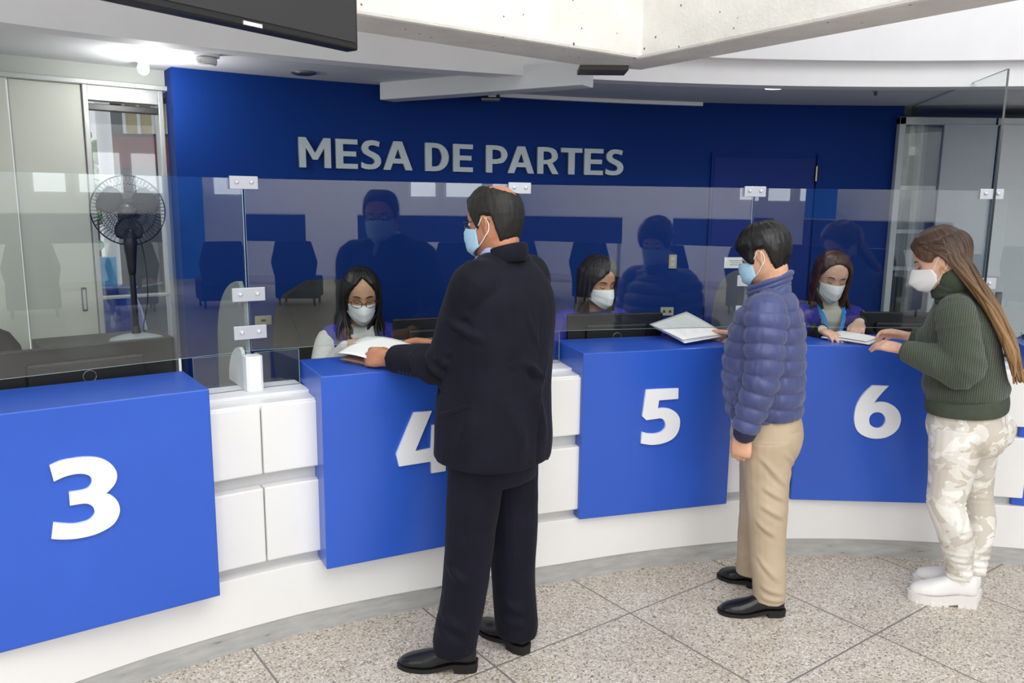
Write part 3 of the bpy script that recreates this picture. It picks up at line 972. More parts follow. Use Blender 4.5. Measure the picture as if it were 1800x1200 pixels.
tube(mb, [hub - fd * 0.12 + [0, 0, -0.04], (fc[0] + 0.05, fc[1] + 0.02, 1.45), (fc[0] + 0.065, fc[1], 1.25), (fc[0] + 0.03, fc[1] + 0.01, 1.10), (fc[0] + 0.02, fc[1] + 0.05, 1.08)], [0.0025] * 5, n=6, sub=5)
mb.build('cord', MT['black'], fan, smooth=True)

# ------------------------------------------------------------------ monitors behind the glass (their backs face the public)
def monitor(th, off, w, top, lab, yaw=0.0, h=0.33):
    p = arc(th, off, 0, False)
    r = math.radians(th + yaw)
    t = thing('monitor', lab, 'monitor', (p[0], p[1], 0.76), 'monitors on the clerks\' desk')
    m = frame_matrix((p[0], p[1], 0), (math.cos(r), -math.sin(r), 0))
    mb = MB(); mb.box((-w / 2, 0.0, top - h), (w / 2, 0.022, top), m); mb.build('casing', MT['monitor_back'], t, bevel=0.006)
    mb = MB(); mb.box((-w / 2 + 0.012, 0.022, top - h + 0.02), (w / 2 - 0.012, 0.0235, top - 0.012), m); mb.build('screen', MT['screen'], t)
    mb = MB(); mb.box((-w * 0.32, -0.022, top - h * 0.85), (w * 0.32, 0.0, top - 0.05), m); mb.build('rear_bulge', MT['monitor_back'], t, bevel=0.012)
    mb = MB(); mb.box((-0.03, 0.0, 0.765), (0.03, 0.018, top - h), m)
    mb.build('stand_neck', MT['black'], t)
    mb = MB(); mb.box((-0.11, -0.05, 0.761), (0.11, 0.10, 0.772), m); mb.build('stand_foot', MT['black'], t, bevel=0.003)
    # round emblem ring on the back
    mb = MB()
    c = m @ Vector((0.0, -0.0235, top - 0.115))
    ax = m.to_3x3() @ Vector((1, 0, 0))
    P = [c + 0.022 * (math.cos(q) * ax + math.sin(q) * Vector((0, 0, 1))) for q in np.linspace(0, 2 * math.pi, 25)]
    tube(mb, P, [0.0016] * len(P), n=6, sub=1, dome=False)
    mb.build('emblem_ring', plain('dull_silver', '#8d9094', 0.3, metal=0.6), t, smooth=True)
monitor(-40.6, 0.40, 0.62, 1.172, 'wide black monitor back behind box 3')
monitor(-24.0, 0.44, 0.38, 1.172, 'black monitor back behind box 4, left of the man in the suit')
monitor(-13.4, 0.40, 0.50, 1.165, 'black monitor back behind box 5 in front of the seated clerk')
monitor(3.9, 0.44, 0.40, 1.165, 'black monitor back behind box 6, right of the clerk with the lanyard')

# ------------------------------------------------------------------ office chairs of the clerks
def office_chair(th, off, mat, lab, back_top=1.12, yaw=0, wide=0.25, seat=0.53):
    p = arc(th, off, 0, False)
    r = math.radians(th + yaw)
    t = thing('office_chair', lab, 'chair', (p[0], p[1], 0.085), 'clerks\' office chairs')
    m = frame_matrix((p[0], p[1], 0), (math.cos(r), -math.sin(r), 0))   # y axis points to the wall
    mb = MB(); mb.box((-0.23, -0.22, seat - 0.05), (0.23, 0.22, seat), m); mb.build('seat', mat, t, bevel=0.025, segs=3)
    mb = MB()
    V, nu, nv = [], 10, 10
    for s in (0, 1):
        for i in range(nv + 1):
            v = i / nv
            z = seat + 0.10 + (back_top - seat - 0.10) * v
            wv = wide * (0.80 + 0.25 * math.sin(math.pi * min(1, v * 0.8 + 0.1))) * (math.sqrt(max(0, 1 - ((v - 0.75) / 0.25) ** 2)) * 0.55 + 0.45 if v > 0.75 else 1)
            for j in range(nu + 1):
                u = 2 * j / nu - 1
                V.append(m @ Vector((wv * u, 0.26 - 0.05 * u * u + 0.03 * v + (0.035 if s else 0), z)))
    F = []
    k = (nu + 1) * (nv + 1)
    for i in range(nv):
        for j in range(nu):
            a = i * (nu + 1) + j
            F.append((a, a + 1, a + nu + 2, a + nu + 1))
            F.append((k + a, k + a + nu + 1, k + a + nu + 2, k + a + 1))
    for i in range(nv):
        for j in (0, nu):
            a = i * (nu + 1) + j
            F.append((a, a + nu + 1, k + a + nu + 1, k + a))
    for j in range(nu):
        for i in (0, nv):
            a = i * (nu + 1) + j
            F.append((a, a + 1, k + a + 1, k + a))
    mb.add(V, F)
    mb.build('backrest', mat, t, smooth=True)
    mb = MB(); tube(mb, [m @ Vector((0, 0, 0.17)), m @ Vector((0, 0, seat - 0.05))], [0.025, 0.025], n=12, sub=1); mb.build('gas_column', MT['black'], t)
    mb = MB(); tube(mb, [m @ Vector((0, 0.10, seat - 0.06)), m @ Vector((0, 0.30, seat - 0.03)), m @ Vector((0, 0.33, seat + 0.30))], [0.02] * 3, n=8, sub=3); mb.build('back_bracket', MT['black'], t)
    for q in range(5):
        a = 2 * math.pi * q / 5
        mb = MB(); e = m @ Vector((0.27 * math.cos(a), 0.27 * math.sin(a), 0.15)); tube(mb, [m @ Vector((0, 0, 0.18)), e], [0.02, 0.014], n=8, sub=1)
        leg = mb.build('leg', MT['black'], t)
        mb = MB(); ellipsoid(mb, e - Vector((0, 0, 0.033)), (0.03, 0.03, 0.03), nu=10, nv=8); mb.build('caster', MT['black'], leg)
    return t
office_chair(-28.6, 0.80, plain('dark_olive_mesh', '#2b2d2c', 0.8, 0.1, 30), 'dark office chair of the clerk with glasses, behind box 4', 1.30, 18, 0.26)
office_chair(-13.4, 0.94, MT['chair_blue'], 'office chair of the clerk behind box 5', 1.05)
office_chair(0.8, 0.98, MT['chair_blue'], 'office chair of the clerk with the lanyard, behind box 6', 1.05)
office_chair(10.6, 0.66, MT['chair_blue'], 'navy office chair at the right edge behind the long-haired woman', 1.10, 150)
office_chair(-44.6, 0.86, MT['chair_black'], 'black office chair behind box 3 at the left edge', 1.20, 12)
# clear plastic cover over the chair at the left edge is seen as a pale rolled sheet
p = arc(-44.6, 0.62, 0, False)

# ------------------------------------------------------------------ sockets, note, cabinet
def plate(th, z, w, h, lab, cat, holes):
    r = math.radians(th)
    m = frame_matrix(wall_pt(th, -0.001, z), (math.cos(r), -math.sin(r), 0))
    mb = MB(); mb.box((-w / 2, -0.008, -h / 2), (w / 2, 0.0, h / 2), m)
    t = tag(mb.build('wall_socket' if cat == 'socket' else 'light_switch', MT['plate'], bevel=0.002), lab, cat)
    for x, zz, a, b in holes:
        mb = MB(); mb.box((x - a, -0.0095, zz - b), (x + a, -0.008, zz + b), m)
        mb.build('outlet' if cat == 'socket' else 'rocker', plain('dark_slot' if cat == 'socket' else 'pale_rocker', '#3c3c3a' if cat == 'socket' else '#cfccbb', 0.4), t)
plate(-5.87, 1.335, 0.052, 0.09, 'ivory light switch on the blue wall right of box 5', 'switch', [(0, 0.018, 0.012, 0.012), (0, -0.018, 0.012, 0.012)])
plate(-6.1, 1.01, 0.088, 0.055, 'ivory wall socket above the papers on box 5', 'socket', [(-0.02, 0, 0.008, 0.008), (0.02, 0, 0.008, 0.008)])
plate(-30.2, 1.06, 0.088, 0.05, 'ivory wall socket seen beside the glass clips left of box 4', 'socket', [(0.0, 0, 0.012, 0.006)])
plate(4.4, 1.30, 0.05, 0.05, 'small ivory socket on the blue wall beside the tall cabinet', 'socket', [(0.0, 0, 0.012, 0.006)])
m = frame_matrix(arc(-7.1, 0.229, 1.427, False), (math.cos(math.radians(-7.1)), -math.sin(math.radians(-7.1)), 0))
mb = MB(); mb.box((-0.057, -0.0006, -0.026), (0.057, 0.0006, 0.026), m)
note = tag(mb.build('paper_note', MT['paper']), 'small white paper note stuck on the glass beside the quilted jacket', 'note')
mb = MB()
for zz, w in ((0.010, 0.034), (0.0, 0.026), (-0.010, 0.030)):
    mb.box((-w, -0.0012, zz - 0.0016), (w, -0.0006, zz + 0.0016), m)
mb.build('print', plain('grey_print', '#9a9aa0', 0.8), note)

tc = thing('tall_cabinet', 'tall grey white cabinet with dark glass section at far right', 'cabinet', (2.9, 5.35, 0.085))
WC = plain('cabinet_white', '#c3c8cb', 0.5, 0.02)
mb = MB(); mb.box((2.46, 5.33, 0.085), (3.9, 5.75, 2.262)); mb.build('body', plain('cabinet_inside', '#565a5e', 0.6, 0.03), tc)
for x0, x1, z0, z1 in ((2.445, 2.485, 0.085, 2.262), (3.05, 3.07, 0.085, 2.262), (2.445, 3.9, 2.215, 2.262)):
    mb = MB(); mb.box((x0, 5.285, z0), (x1, 5.33, z1)); mb.build('frame', WC, tc, bevel=0.003)
for z in (1.81, 1.53, 1.29):
    mb = MB(); mb.box((2.486, 5.30, z), (2.72, 5.33, z + 0.025)); mb.build('shelf', WC, tc)
mb = MB(); mb.box((2.486, 5.288, 0.09), (2.73, 5.294, 2.214)); mb.build('glass_door', MT['glass'], tc)
mb = MB(); mb.box((2.725, 5.275, 0.09), (3.05, 5.296, 2.22)); dd = mb.build('sliding_door', WC, tc, bevel=0.003)
mb = MB(); mb.box((3.08, 5.27, 0.09), (3.9, 5.29, 2.22)); d2 = mb.build('sliding_door', WC, tc, bevel=0.003)
mb = MB(); mb.box((3.16, 5.255, 1.02), (3.20, 5.27, 1.16)); mb.build('handle', plain('grey_handle', '#6d7276', 0.4, metal=0.5), d2, bevel=0.003)

# ------------------------------------------------------------------ lobby furniture behind the viewer, visible as reflections in the screen
def waiting_chair(x, y, rz, lab):
    t = thing('waiting_chair', lab, 'chair', (x, y, 0), 'blue waiting chairs in the lobby')
    m = Matrix.Translation((x, y, 0)) @ Matrix.Rotation(rz, 4, 'Z')
    mb = MB(); mb.box((-0.34, -0.26, 0.12), (0.34, 0.30, 0.46), m); mb.build('seat', MT['chair_blue'], t, bevel=0.03, segs=3)
    mb = MB()
    fr_ = ((-0.30, 0.36), (0.30, 0.36), (0.37, 0.72), (0.28, 1.06), (-0.28, 1.06), (-0.37, 0.72))
    V = [m @ Vector((x, -0.24 - 0.10 * (z - 0.36), z)) for x, z in fr_] + [m @ Vector((x, -0.32 - 0.10 * (z - 0.36), z)) for x, z in fr_]
    mb.add(V, [(0, 1, 2, 5), (5, 2, 3, 4), (6, 11, 8, 7), (11, 10, 9, 8)] + [(i, (i + 1) % 6, 6 + (i + 1) % 6, 6 + i) for i in range(6)])
    mb.build('backrest', MT['chair_blue'], t, bevel=0.02)
    for sx in (-0.28, 0.28):
        for sy in (-0.2, 0.24):
            mb = MB(); tube(mb, [m @ Vector((sx, sy, 0.0)), m @ Vector((sx, sy, 0.13))], [0.02, 0.02], n=8, sub=1); mb.build('leg', MT['black'], t)
def lf(x, y):
    p = LF @ Vector((x, y, 0))
    return p.x, p.y
RZ = math.atan2(0.785, 0.62) + math.pi
ords = ['first', 'second', 'third', 'fourth', 'fifth', 'sixth', 'seventh', 'eighth']
for i, x in enumerate((-5.65, -4.35, -3.05, -1.75, -0.45, 0.85, 2.15, 3.45)):
    x_, y_ = lf(x, 5.2)
    waiting_chair(x_, y_, RZ, 'blue waiting chair mirrored low in the glass, %s of the row' % ords[i])
def partition(x0, x1, y, lab):
    t = thing('service_partition', lab, 'partition', (*lf(x0, y), 0))
    mb = MB(); mb.box((x0, y - 0.03, 0.90), (x1, y + 0.03, 1.42), LF); mb.build('screen', MT['chair_blue'], t, bevel=0.01)
    mb = MB(); mb.box((x0, y - 0.035, 1.42), (x1, y + 0.035, 1.44), LF); mb.build('top_rail', MT['alu'], t)
    for x in (x0 + 0.05, x1 - 0.05):
        mb = MB(); mb.box((x - 0.03, y - 0.03, 0), (x + 0.03, y + 0.03, 0.9), LF); mb.build('post', MT['alu'], t)
partition(-7.6, -4.8, 2.2, 'long blue desk partition mirrored in the glass, first from the pillar banner')
partition(-3.9, -0.9, 2.4, 'long blue desk partition mirrored behind the reflected man in the suit')
partition(0.1, 3.0, 2.2, 'long blue desk partition mirrored at the end of the chair row')
def banner(x, y, lab):
    t = thing('roll_up_banner', lab, 'banner', (*lf(x, y), 0))
    mb = MB(); mb.box((x - 0.38, y - 0.01, 0.08), (x + 0.38, y + 0.01, 2.35), LF); mb.build('sheet', plain('banner_blue', '#1f6fd0', 0.6, 0.2, 2), t)
    mb = MB(); mb.box((x - 0.4, y - 0.09, 0.0), (x + 0.4, y + 0.09, 0.08), LF); mb.build('base', MT['alu'], t)
banner(-4.3, 1.2, 'blue roll-up banner mirrored in the glass between two desk partitions')
banner(3.6, 1.0, 'blue roll-up banner mirrored in the glass past the last desk partition')
# bright lobby windows
DAY = emit_mat('daylight_pane', (0.92, 0.97, 1.0), 3.2)
k = 3
for x, w in ((-9.2, 0.6), (-8.3, 0.6), (-7.4, 0.6), (-6.5, 0.6), (-5.6, 0.6), (1.0, 0.55), (1.8, 0.8), (2.85, 0.55), (4.4, 0.7), (5.4, 0.7), (6.4, 0.7)):
    mb = MB(); mb.box((x, 0.002, 1.82), (x + w, 0.02, 2.75), LF)
    struct(mb.build('window_%d' % k, DAY)); k += 1
# ------------------------------------------------------------------ people: shared builders
V3 = lambda *a: np.array(a, float)


def unit(v):
    v = np.asarray(v, float)
    return v / (np.linalg.norm(v) + 1e-12)


HZ = np.array([0.1185, 0.117, 0.112, 0.101, 0.076, 0.045, 0.015, -0.010, -0.035, -0.060, -0.085, -0.104, -0.116, -0.1185])
HW = np.array([0.004, 0.018, 0.036, 0.053, 0.0695, 0.0755, 0.0765, 0.074, 0.0715, 0.067, 0.059, 0.045, 0.026, 0.006])
HF = np.array([-0.012, 0.008, 0.030, 0.051, 0.077, 0.089, 0.0925, 0.089, 0.090, 0.090, 0.089, 0.086, 0.076, 0.060])
HB = np.array([-0.020, -0.035, -0.056, -0.074, -0.094, -0.103, -0.104, -0.100, -0.090, -0.076, -0.050, -0.015, 0.020, 0.045])


def head_surf(u, z, bumps=True):
    """u: angle from the face (0) round by the left ear; z: height, both arrays; head-local coordinates"""
    w = np.interp(-z, -HZ, HW)
    f = np.interp(-z, -HZ, HF)
    b = np.interp(-z, -HZ, HB)
    cx = np.clip(-0.004, b + 0.002, f - 0.002)
    c, s = np.cos(u), np.sin(u)
    e = 2 / 2.25
    x = cx + np.where(c > 0, f - cx, cx - b) * np.sign(c) * np.abs(c) ** e
    y = w * np.sign(s) * np.abs(s) ** e
    if bumps:
        front = np.clip(c, 0, 1) ** 2
        g = lambda yc, zc, sy, sz: np.exp(-((y - yc) / sy) ** 2 - ((z - zc) / sz) ** 2)
        x = x + front * (0.021 * g(0, -0.036, 0.011, 0.012) + 0.013 * g(0, -0.016, 0.009, 0.022)
                         - 0.010 * (g(0.031, -0.002, 0.018, 0.013) + g(-0.031, -0.002, 0.018, 0.013))
                         + 0.004 * (g(0.028, 0.020, 0.022, 0.009) + g(-0.028, 0.020, 0.022, 0.009))
                         + 0.006 * g(0, -0.068, 0.020, 0.012) - 0.003 * g(0, -0.080, 0.02, 0.006) + 0.006 * g(0, -0.100, 0.018, 0.013)
                         + 0.005 * (g(0.045, -0.035, 0.018, 0.016) + g(-0.045, -0.035, 0.018, 0.016)))
    return np.stack([x, y, z + 0 * x], -1)


class Head:
    def __init__(self, origin, facing_deg, pitch=0.0, roll=0.0, s=1.0):
        """facing_deg: heading in the ground plane, measured from +x; pitch>0 looks down"""
        a = math.radians(facing_deg)
        p = math.radians(pitch)
        F = V3(math.cos(a) * math.cos(p), math.sin(a) * math.cos(p), -math.sin(p))
        L = V3(-math.sin(a), math.cos(a), 0)
        U = np.cross(F, L)
        r = math.radians(roll)
        L, U = L * math.cos(r) + U * math.sin(r), -L * math.sin(r) + U * math.cos(r)
        self.o, self.F, self.L, self.U, self.s = np.asarray(origin, float), F, L, U, s

    def w(self, p):
        p = np.asarray(p, float)
        return self.o + self.s * (p[..., 0:1] * self.F + p[..., 1:2] * self.L + p[..., 2:3] * self.U)

    def w1(self, *p):
        return self.w(np.array(p))

    def grid(self, zs, nu, fn=None, u0=0, u1=2 * math.pi):
        closed = abs(u1 - u0 - 2 * math.pi) < 1e-6
        us = np.linspace(u0, u1, nu, endpoint=not closed)
        U, Z = np.meshgrid(us, zs)
        return U, Z, head_surf(U, Z), closed

    def add_to(self, mb):
        zs = np.concatenate([np.linspace(HZ[0], 0.10, 8), np.linspace(0.09, -0.10, 34), np.linspace(-0.105, HZ[-1], 7)])
        U, Z, P, closed = self.grid(zs, 56)
        W = self.w(P)
        nv, nu = U.shape
        V = [q for r in W for q in r]
        F = [(i * nu + j, (i + 1) * nu + j, (i + 1) * nu + (j + 1) % nu, i * nu + (j + 1) % nu) for i in range(nv - 1) for j in range(nu)]
        V += [W[0].mean(0), W[-1].mean(0)]
        a = len(V) - 2
        F += [(a, j, (j + 1) % nu) for j in range(nu)] + [(a + 1, (nv - 1) * nu + (j + 1) % nu, (nv - 1) * nu + j) for j in range(nu)]
        mb.add(V, F)
        for sy in (1, -1):     # ears
            P = [(-0.002, 0.071, -0.042), (-0.006, 0.077, -0.028), (-0.014, 0.0835, -0.004), (-0.012, 0.085, 0.013), (0.0, 0.0815, 0.018), (0.008, 0.077, 0.010), (0.008, 0.073, -0.004)]
            P = [self.w1(-0.006 + x, sy * y, z - 0.004) for x, y, z in P]
            tube(mb, P, [0.0065 * self.s, 0.0055 * self.s, 0.0045 * self.s, 0.0045 * self.s, 0.0045 * self.s, 0.0045 * self.s, 0.004 * self.s], n=10, sub=4)
            ellipsoid(mb, self.w1(-0.006, sy * 0.076, -0.012), (0.014 * self.s, 0.005 * self.s, 0.026 * self.s), np.array([unit(self.F - sy * 0.35 * self.L), unit(self.L + sy * 0.35 * self.F), self.U]))

    def shell(self, mb, thick, nu=132, zs=None, seed=0.0, rough=0.0022, close=True):
        """hair cap: the head surface pushed outward by thick(u, z) (negative hides it inside)"""
        if zs is None:
            zs = np.concatenate([np.linspace(HZ[0], 0.105, 12), np.linspace(0.10, -0.115, 80)])
        U, Z, P, closed = self.grid(zs, nu)
        c = np.stack([np.full(U.shape, -0.008), 0 * U, np.clip(Z, -0.05, 0.03) * 0.6], -1)
        N = P - c
        N /= np.linalg.norm(N, axis=-1, keepdims=True)
        T = thick(U, Z)
        nz = np.array([[noise.noise((math.cos(u) * 9 + seed, math.sin(u) * 9, z * 22 + seed)) + 0.8 * noise.noise((math.cos(u) * 26 + seed, math.sin(u) * 26, z * 30)) + 0.5 * noise.noise((math.cos(u) * 60 + seed, math.sin(u) * 60, z * 40)) for u, z in zip(ur, zr)] for ur, zr in zip(U, Z)])
        T = np.where(T > 0, T + rough * nz, T)
        W = self.w(P + N * T[..., None])
        nv = U.shape[0]
        V = [q for r in W for q in r]
        F = [(i * nu + j, (i + 1) * nu + j, (i + 1) * nu + (j + 1) % nu, i * nu + (j + 1) % nu) for i in range(nv - 1) for j in range(nu)]
        V.append(W[0].mean(0))
        a = len(V) - 1
        F += [(a, j, (j + 1) % nu) for j in range(nu)]
        if close:
            V.append(W[-1].mean(0))
            F += [(a + 1, (nv - 1) * nu + (j + 1) % nu, (nv - 1) * nu + j) for j in range(nu)]
        mb.add(V, F)


def hand(mb, wrist, d, n, t, curl=(35, 45, 30), s=1.0, thumb=(0.75, 0.55, 0.35), spread=0.10, fan=(0, 0, 0, 0)):
    """wrist point, d: wrist to knuckles, n: the way the palm faces, t: thumb side"""
    d, n = unit(d), np.asarray(n, float)
    n = unit(n - d * (n @ d))
    t0 = np.cross(d, n)
    t = t0 if t0 @ np.asarray(t, float) > 0 else -t0
    w = np.asarray(wrist, float)
    S = s
    tube(mb, [w - d * 0.02 * S, w + d * 0.012 * S, w + d * 0.045 * S + t * 0.002, w + d * 0.078 * S, w + d * 0.092 * S], [(0.027 * S, 0.020 * S), (0.030 * S, 0.0195 * S), (0.040 * S, 0.017 * S), (0.041 * S, 0.0145 * S), (0.038 * S, 0.011 * S)], xdir=t, n=16, sub=3)
    lens = [(0.040, 0.026, 0.021), (0.045, 0.029, 0.022), (0.042, 0.027, 0.022), (0.032, 0.021, 0.019)]
    offs = [0.030, 0.0105, -0.0095, -0.0285]
    back = [0.086, 0.090, 0.087, 0.079]
    for k in range(4):
        p = w + d * back[k] * S + t * offs[k] * S
        dirv = unit(d + t * spread * (1.4 - k * 0.95))
        pts, rr = [p - dirv * 0.018 * S, p], [0.0098 * S, 0.0097 * S]
        ang = 0.0
        for q in range(3):
            ang += math.radians(curl[q] + fan[k])
            v = dirv * math.cos(ang) + n * math.sin(ang)
            p = p + v * lens[k][q] * S
            pts.append(p)
            rr.append((0.0091 - 0.0009 * q - (0.0008 if k == 3 else 0)) * S)
        tube(mb, pts, rr, n=12, sub=4)
    a, b, c = thumb
    p = w + d * 0.020 * S + t * 0.024 * S + n * 0.004 * S
    v1 = unit(d * a + t * b + n * c)
    v2 = unit(d * (a + 0.25) + t * b * 0.35 + n * c)
    v3 = unit(d * (a + 0.35) + t * b * 0.05 + n * c * 1.1)
    p1 = p + v1 * 0.040 * S
    p2 = p1 + v2 * 0.032 * S
    p3 = p2 + v3 * 0.026 * S
    tube(mb, [p - v1 * 0.015 * S, p, p1, p2, p3], [0.015 * S, 0.0155 * S, 0.0120 * S, 0.0108 * S, 0.0088 * S], n=12, sub=4)


def foot_shape(mb, heel, toe, w=0.047, h=0.07, top=None):
    """plain foot for the body mesh, later hidden by the shoe"""
    heel, toe = np.asarray(heel, float), np.asarray(toe, float)
    d = toe - heel
    tube(mb, [heel + d * 0.12 + [0, 0, 0.05], heel + d * 0.35 + [0, 0, 0.048], heel + d * 0.68 + [0, 0, 0.034], heel + d * 0.90 + [0, 0, 0.026]], [(0.024, 0.022), (0.026, 0.022), (0.030, 0.014), (0.020, 0.008)], xdir=np.cross(d, [0, 0, 1]), n=14, sub=3)


def shoe(name, parent, heel, toe, mat, sole_mat, width=0.092, height=0.075, sole=0.014, heel_h=0.024, collar=0.105, blunt=2.4, lugs=False):
    """closed shoe: upper with its sole and heel as parts"""
    heel, toe = np.asarray(heel, float).copy(), np.asarray(toe, float).copy()
    z0 = 0.0
    heel[2] = toe[2] = 0.0
    L = np.linalg.norm(toe - heel)
    d = (toe - heel) / L
    sd = V3(-d[1], d[0], 0)
    ts = np.linspace(0, 1, 26)
    def halfw(t):
        base = np.interp(t, [0, 0.04, 0.12, 0.3, 0.45, 0.68, 0.85, 0.95, 1.0], [0.30, 0.52, 0.70, 0.72, 0.76, 1.0, 0.88, 0.60, 0.22])
        return base * width / 2
    def topz(t):
        return np.interp(t, [0, 0.04, 0.15, 0.33, 0.45, 0.62, 0.85, 0.96, 1.0], [0.80, 1.0, 1.08, 1.12, 1.06, 0.84, 0.56, 0.38, 0.16]) * height
    V, F = [], []
    n = 18
    for t in ts:
        hw, tz = halfw(t), topz(t)
        zb = sole + (heel_h if t < 0.30 else heel_h * max(0, 1 - (t - 0.30) / 0.25) if t < 0.55 else 0) * 0.8
        for k in range(n):
            q = math.pi * k / (n - 1)
            y = math.cos(q)
            z = math.sin(q)
            yy = math.copysign(abs(y) ** (2 / blunt), y) * hw
            zz = zb + max(0.004, tz - 0.0) * (abs(z) ** (2 / 2.6))
            V.append(heel + d * L * t + sd * yy + V3(0, 0, zz))
    m = len(ts)
    for i in range(m - 1):
        for k in range(n - 1):
            F.append((i * n + k, i * n + k + 1, (i + 1) * n + k + 1, (i + 1) * n + k))
        F.append((i * n, (i + 1) * n, (i + 1) * n + n - 1, i * n + n - 1))
    F.append(tuple(range(n)))
    F.append(tuple((m - 1) * n + k for k in range(n - 1, -1, -1)))
    mb = MB()
    mb.add(V, F)
    # ankle collar
    c = heel + d * L * 0.24
    tube(mb, [c + V3(0, 0, height * 0.5), c + V3(0, 0, collar)], [(0.036, 0.050 * L / 0.28), (0.034, 0.046 * L / 0.28)], xdir=sd, n=18, sub=1, dome=False)
    o = mb.build(name, mat, parent, smooth=True)
    ss = o.modifiers.new('u', 'SUBSURF'); ss.levels = ss.render_levels = 1
    mb = MB()
    out = [heel + d * (L * t + (0.004 if t > 0.5 else -0.004)) + sd * (halfw(t) + 0.0035) for t in ts] + [heel + d * (L * t + (0.004 if t > 0.5 else -0.004)) - sd * (halfw(t) + 0.0035) for t in ts[::-1]]
    k = len(out)
    lift = lambda t: heel_h * 0.8 if t < 0.30 else (heel_h * 0.8 * max(0, 1 - (t - 0.30) / 0.25))
    tt = list(ts) + list(ts[::-1])
    lo = [V3(p[0], p[1], 0.001 + lift(t)) for p, t in zip(out, tt)]
    hi = [V3(p[0], p[1], sole + 0.004 + lift(t)) for p, t in zip(out, tt)]
    Vs = lo + hi
    Fs = [(i, (i + 1) % k, k + (i + 1) % k, k + i) for i in range(k)]
    h = k // 2
    for i in range(h - 1):
        Fs.append((i, k - 1 - i, k - 2 - i, i + 1))
        Fs.append((k + i, k + i + 1, 2 * k - 2 - i, 2 * k - 1 - i))
    mb.add(Vs, Fs)
    so = mb.build('sole', sole_mat, o)
    if heel_h > 0.004:
        mb = MB()
        hs = [t for t in ts if t <= 0.30]
        poly = [(heel + d * (L * t - 0.003) + sd * (halfw(t) + 0.002))[:2] for t in hs] + [(heel + d * (L * t - 0.003) - sd * (halfw(t) + 0.002))[:2] for t in hs[::-1]]
        mb.prism(poly, 0.001, heel_h * 0.8 + 0.002)
        mb.build('heel', sole_mat, o)
    if lugs:
        for k in range(9):
            t = 0.05 + 0.105 * k
            if 0.36 < t < 0.46:
                continue
            mb = MB()
            for s_ in (1, -1):
                p = heel + d * L * t + sd * s_ * (halfw(t) - 0.002)
                a_, b_ = p - d * 0.010 - sd * 0.006, p + d * 0.010 + sd * 0.006
                fm = frame_matrix((*p[:2], 0), (d[0], d[1], 0))
                mb.box((-0.009, -0.007, 0.0), (0.009, 0.007, 0.014), fm)
            mb.build('lug', sole_mat, o)
    return o


def mask_patch(head, name, parent, mat, kind='cup', top=-0.012, chin=-0.126, peak=0.136, side=0.066, strap_mat=None, straps=True):
    """face mask as a curved sheet over nose, cheeks and chin"""
    nu, nv = 34, 20
    V = []
    for j in range(nv + 1):
        b = j / nv
        if kind == 'cup':
            mx = np.interp(b, [0, 0.10, 0.45, 0.8, 1.0], [0.112, 0.121, peak, 0.120, 0.082])
            mz = np.interp(b, [0, 1.0], [top, chin])
            pw = 0.92
        elif kind == 'flat':
            mx = np.interp(b, [0, 0.12, 0.35, 0.7, 1.0], [0.108, 0.122, peak, peak - 0.004, 0.094])
            mz = np.interp(b, [0, 1.0], [top, chin])
            pw = 0.75
        else:
            mx = np.interp(b, [0, 0.15, 0.35, 0.8, 1.0], [0.110, 0.119, 0.123, 0.116, 0.088])
            mz = np.interp(b, [0, 1.0], [top, chin])
            pw = 1.25
        sx = np.interp(b, [0, 0.5, 1.0], [0.036, 0.026, 0.034]) if kind != 'pleat' else 0.034
        sz = np.interp(b, [0, 1.0], [-0.030, -0.088]) if kind != 'pleat' else np.interp(b, [0, 1.0], [-0.024, -0.086])
        sy = side * (1.03 - 0.10 * b)
        for i in range(nu + 1):
            a = 2 * i / nu - 1
            c = math.cos(a * math.pi / 2)
            if kind == 'cup' or kind == 'flat':
                x = sx + (mx - sx) * (1 - abs(a) ** 1.35) ** pw
                y = sy * math.copysign(abs(a) ** 0.85, a)
            else:
                x = sx + (mx - sx) * c ** 0.9
                y = sy * math.sin(a * math.pi / 2)
            z = mz + (sz - mz) * abs(a) ** 1.5
            # keep clear of the face
            if kind == 'pleat':
                x += 0.0022 * (((b * 4) % 1.0) - 0.5) * (1 - abs(a) ** 4)
            V.append(head.w1(x + 0.0015, y, z))
    F = [(j * (nu + 1) + i, j * (nu + 1) + i + 1, (j + 1) * (nu + 1) + i + 1, (j + 1) * (nu + 1) + i) for j in range(nv) for i in range(nu)]
    mb = MB()
    mb.add(V, F)
    o = mb.build(name, mat, parent, smooth=True)
    s = o.modifiers.new('t', 'SOLIDIFY'); s.thickness, s.offset = 0.0025, 0
    if straps:
        for sy in (1, -1):
            y0 = side * 1.03
            if kind == 'pleat':
                zt, zb, sx = -0.026, -0.084, 0.036
            else:
                zt, zb, sx = -0.034, -0.084, 0.034
            P1 = [(sx, sy * y0, zt), (0.012, sy * 0.077, -0.008), (-0.006, sy * 0.083, 0.010), (-0.022, sy * 0.081, 0.006), (-0.027, sy * 0.078, -0.014), (-0.022, sy * 0.075, -0.036), (-0.004, sy * 0.0745, -0.054), (0.014, sy * 0.070, -0.070), (sx, sy * (y0 - 0.006), zb)]
            mb = MB()
            tube(mb, [head.w1(*p) for p in P1], [0.0019] * len(P1), n=8, sub=4)
            mb.build('ear_loop', strap_mat or mat, o, smooth=True)
    return o


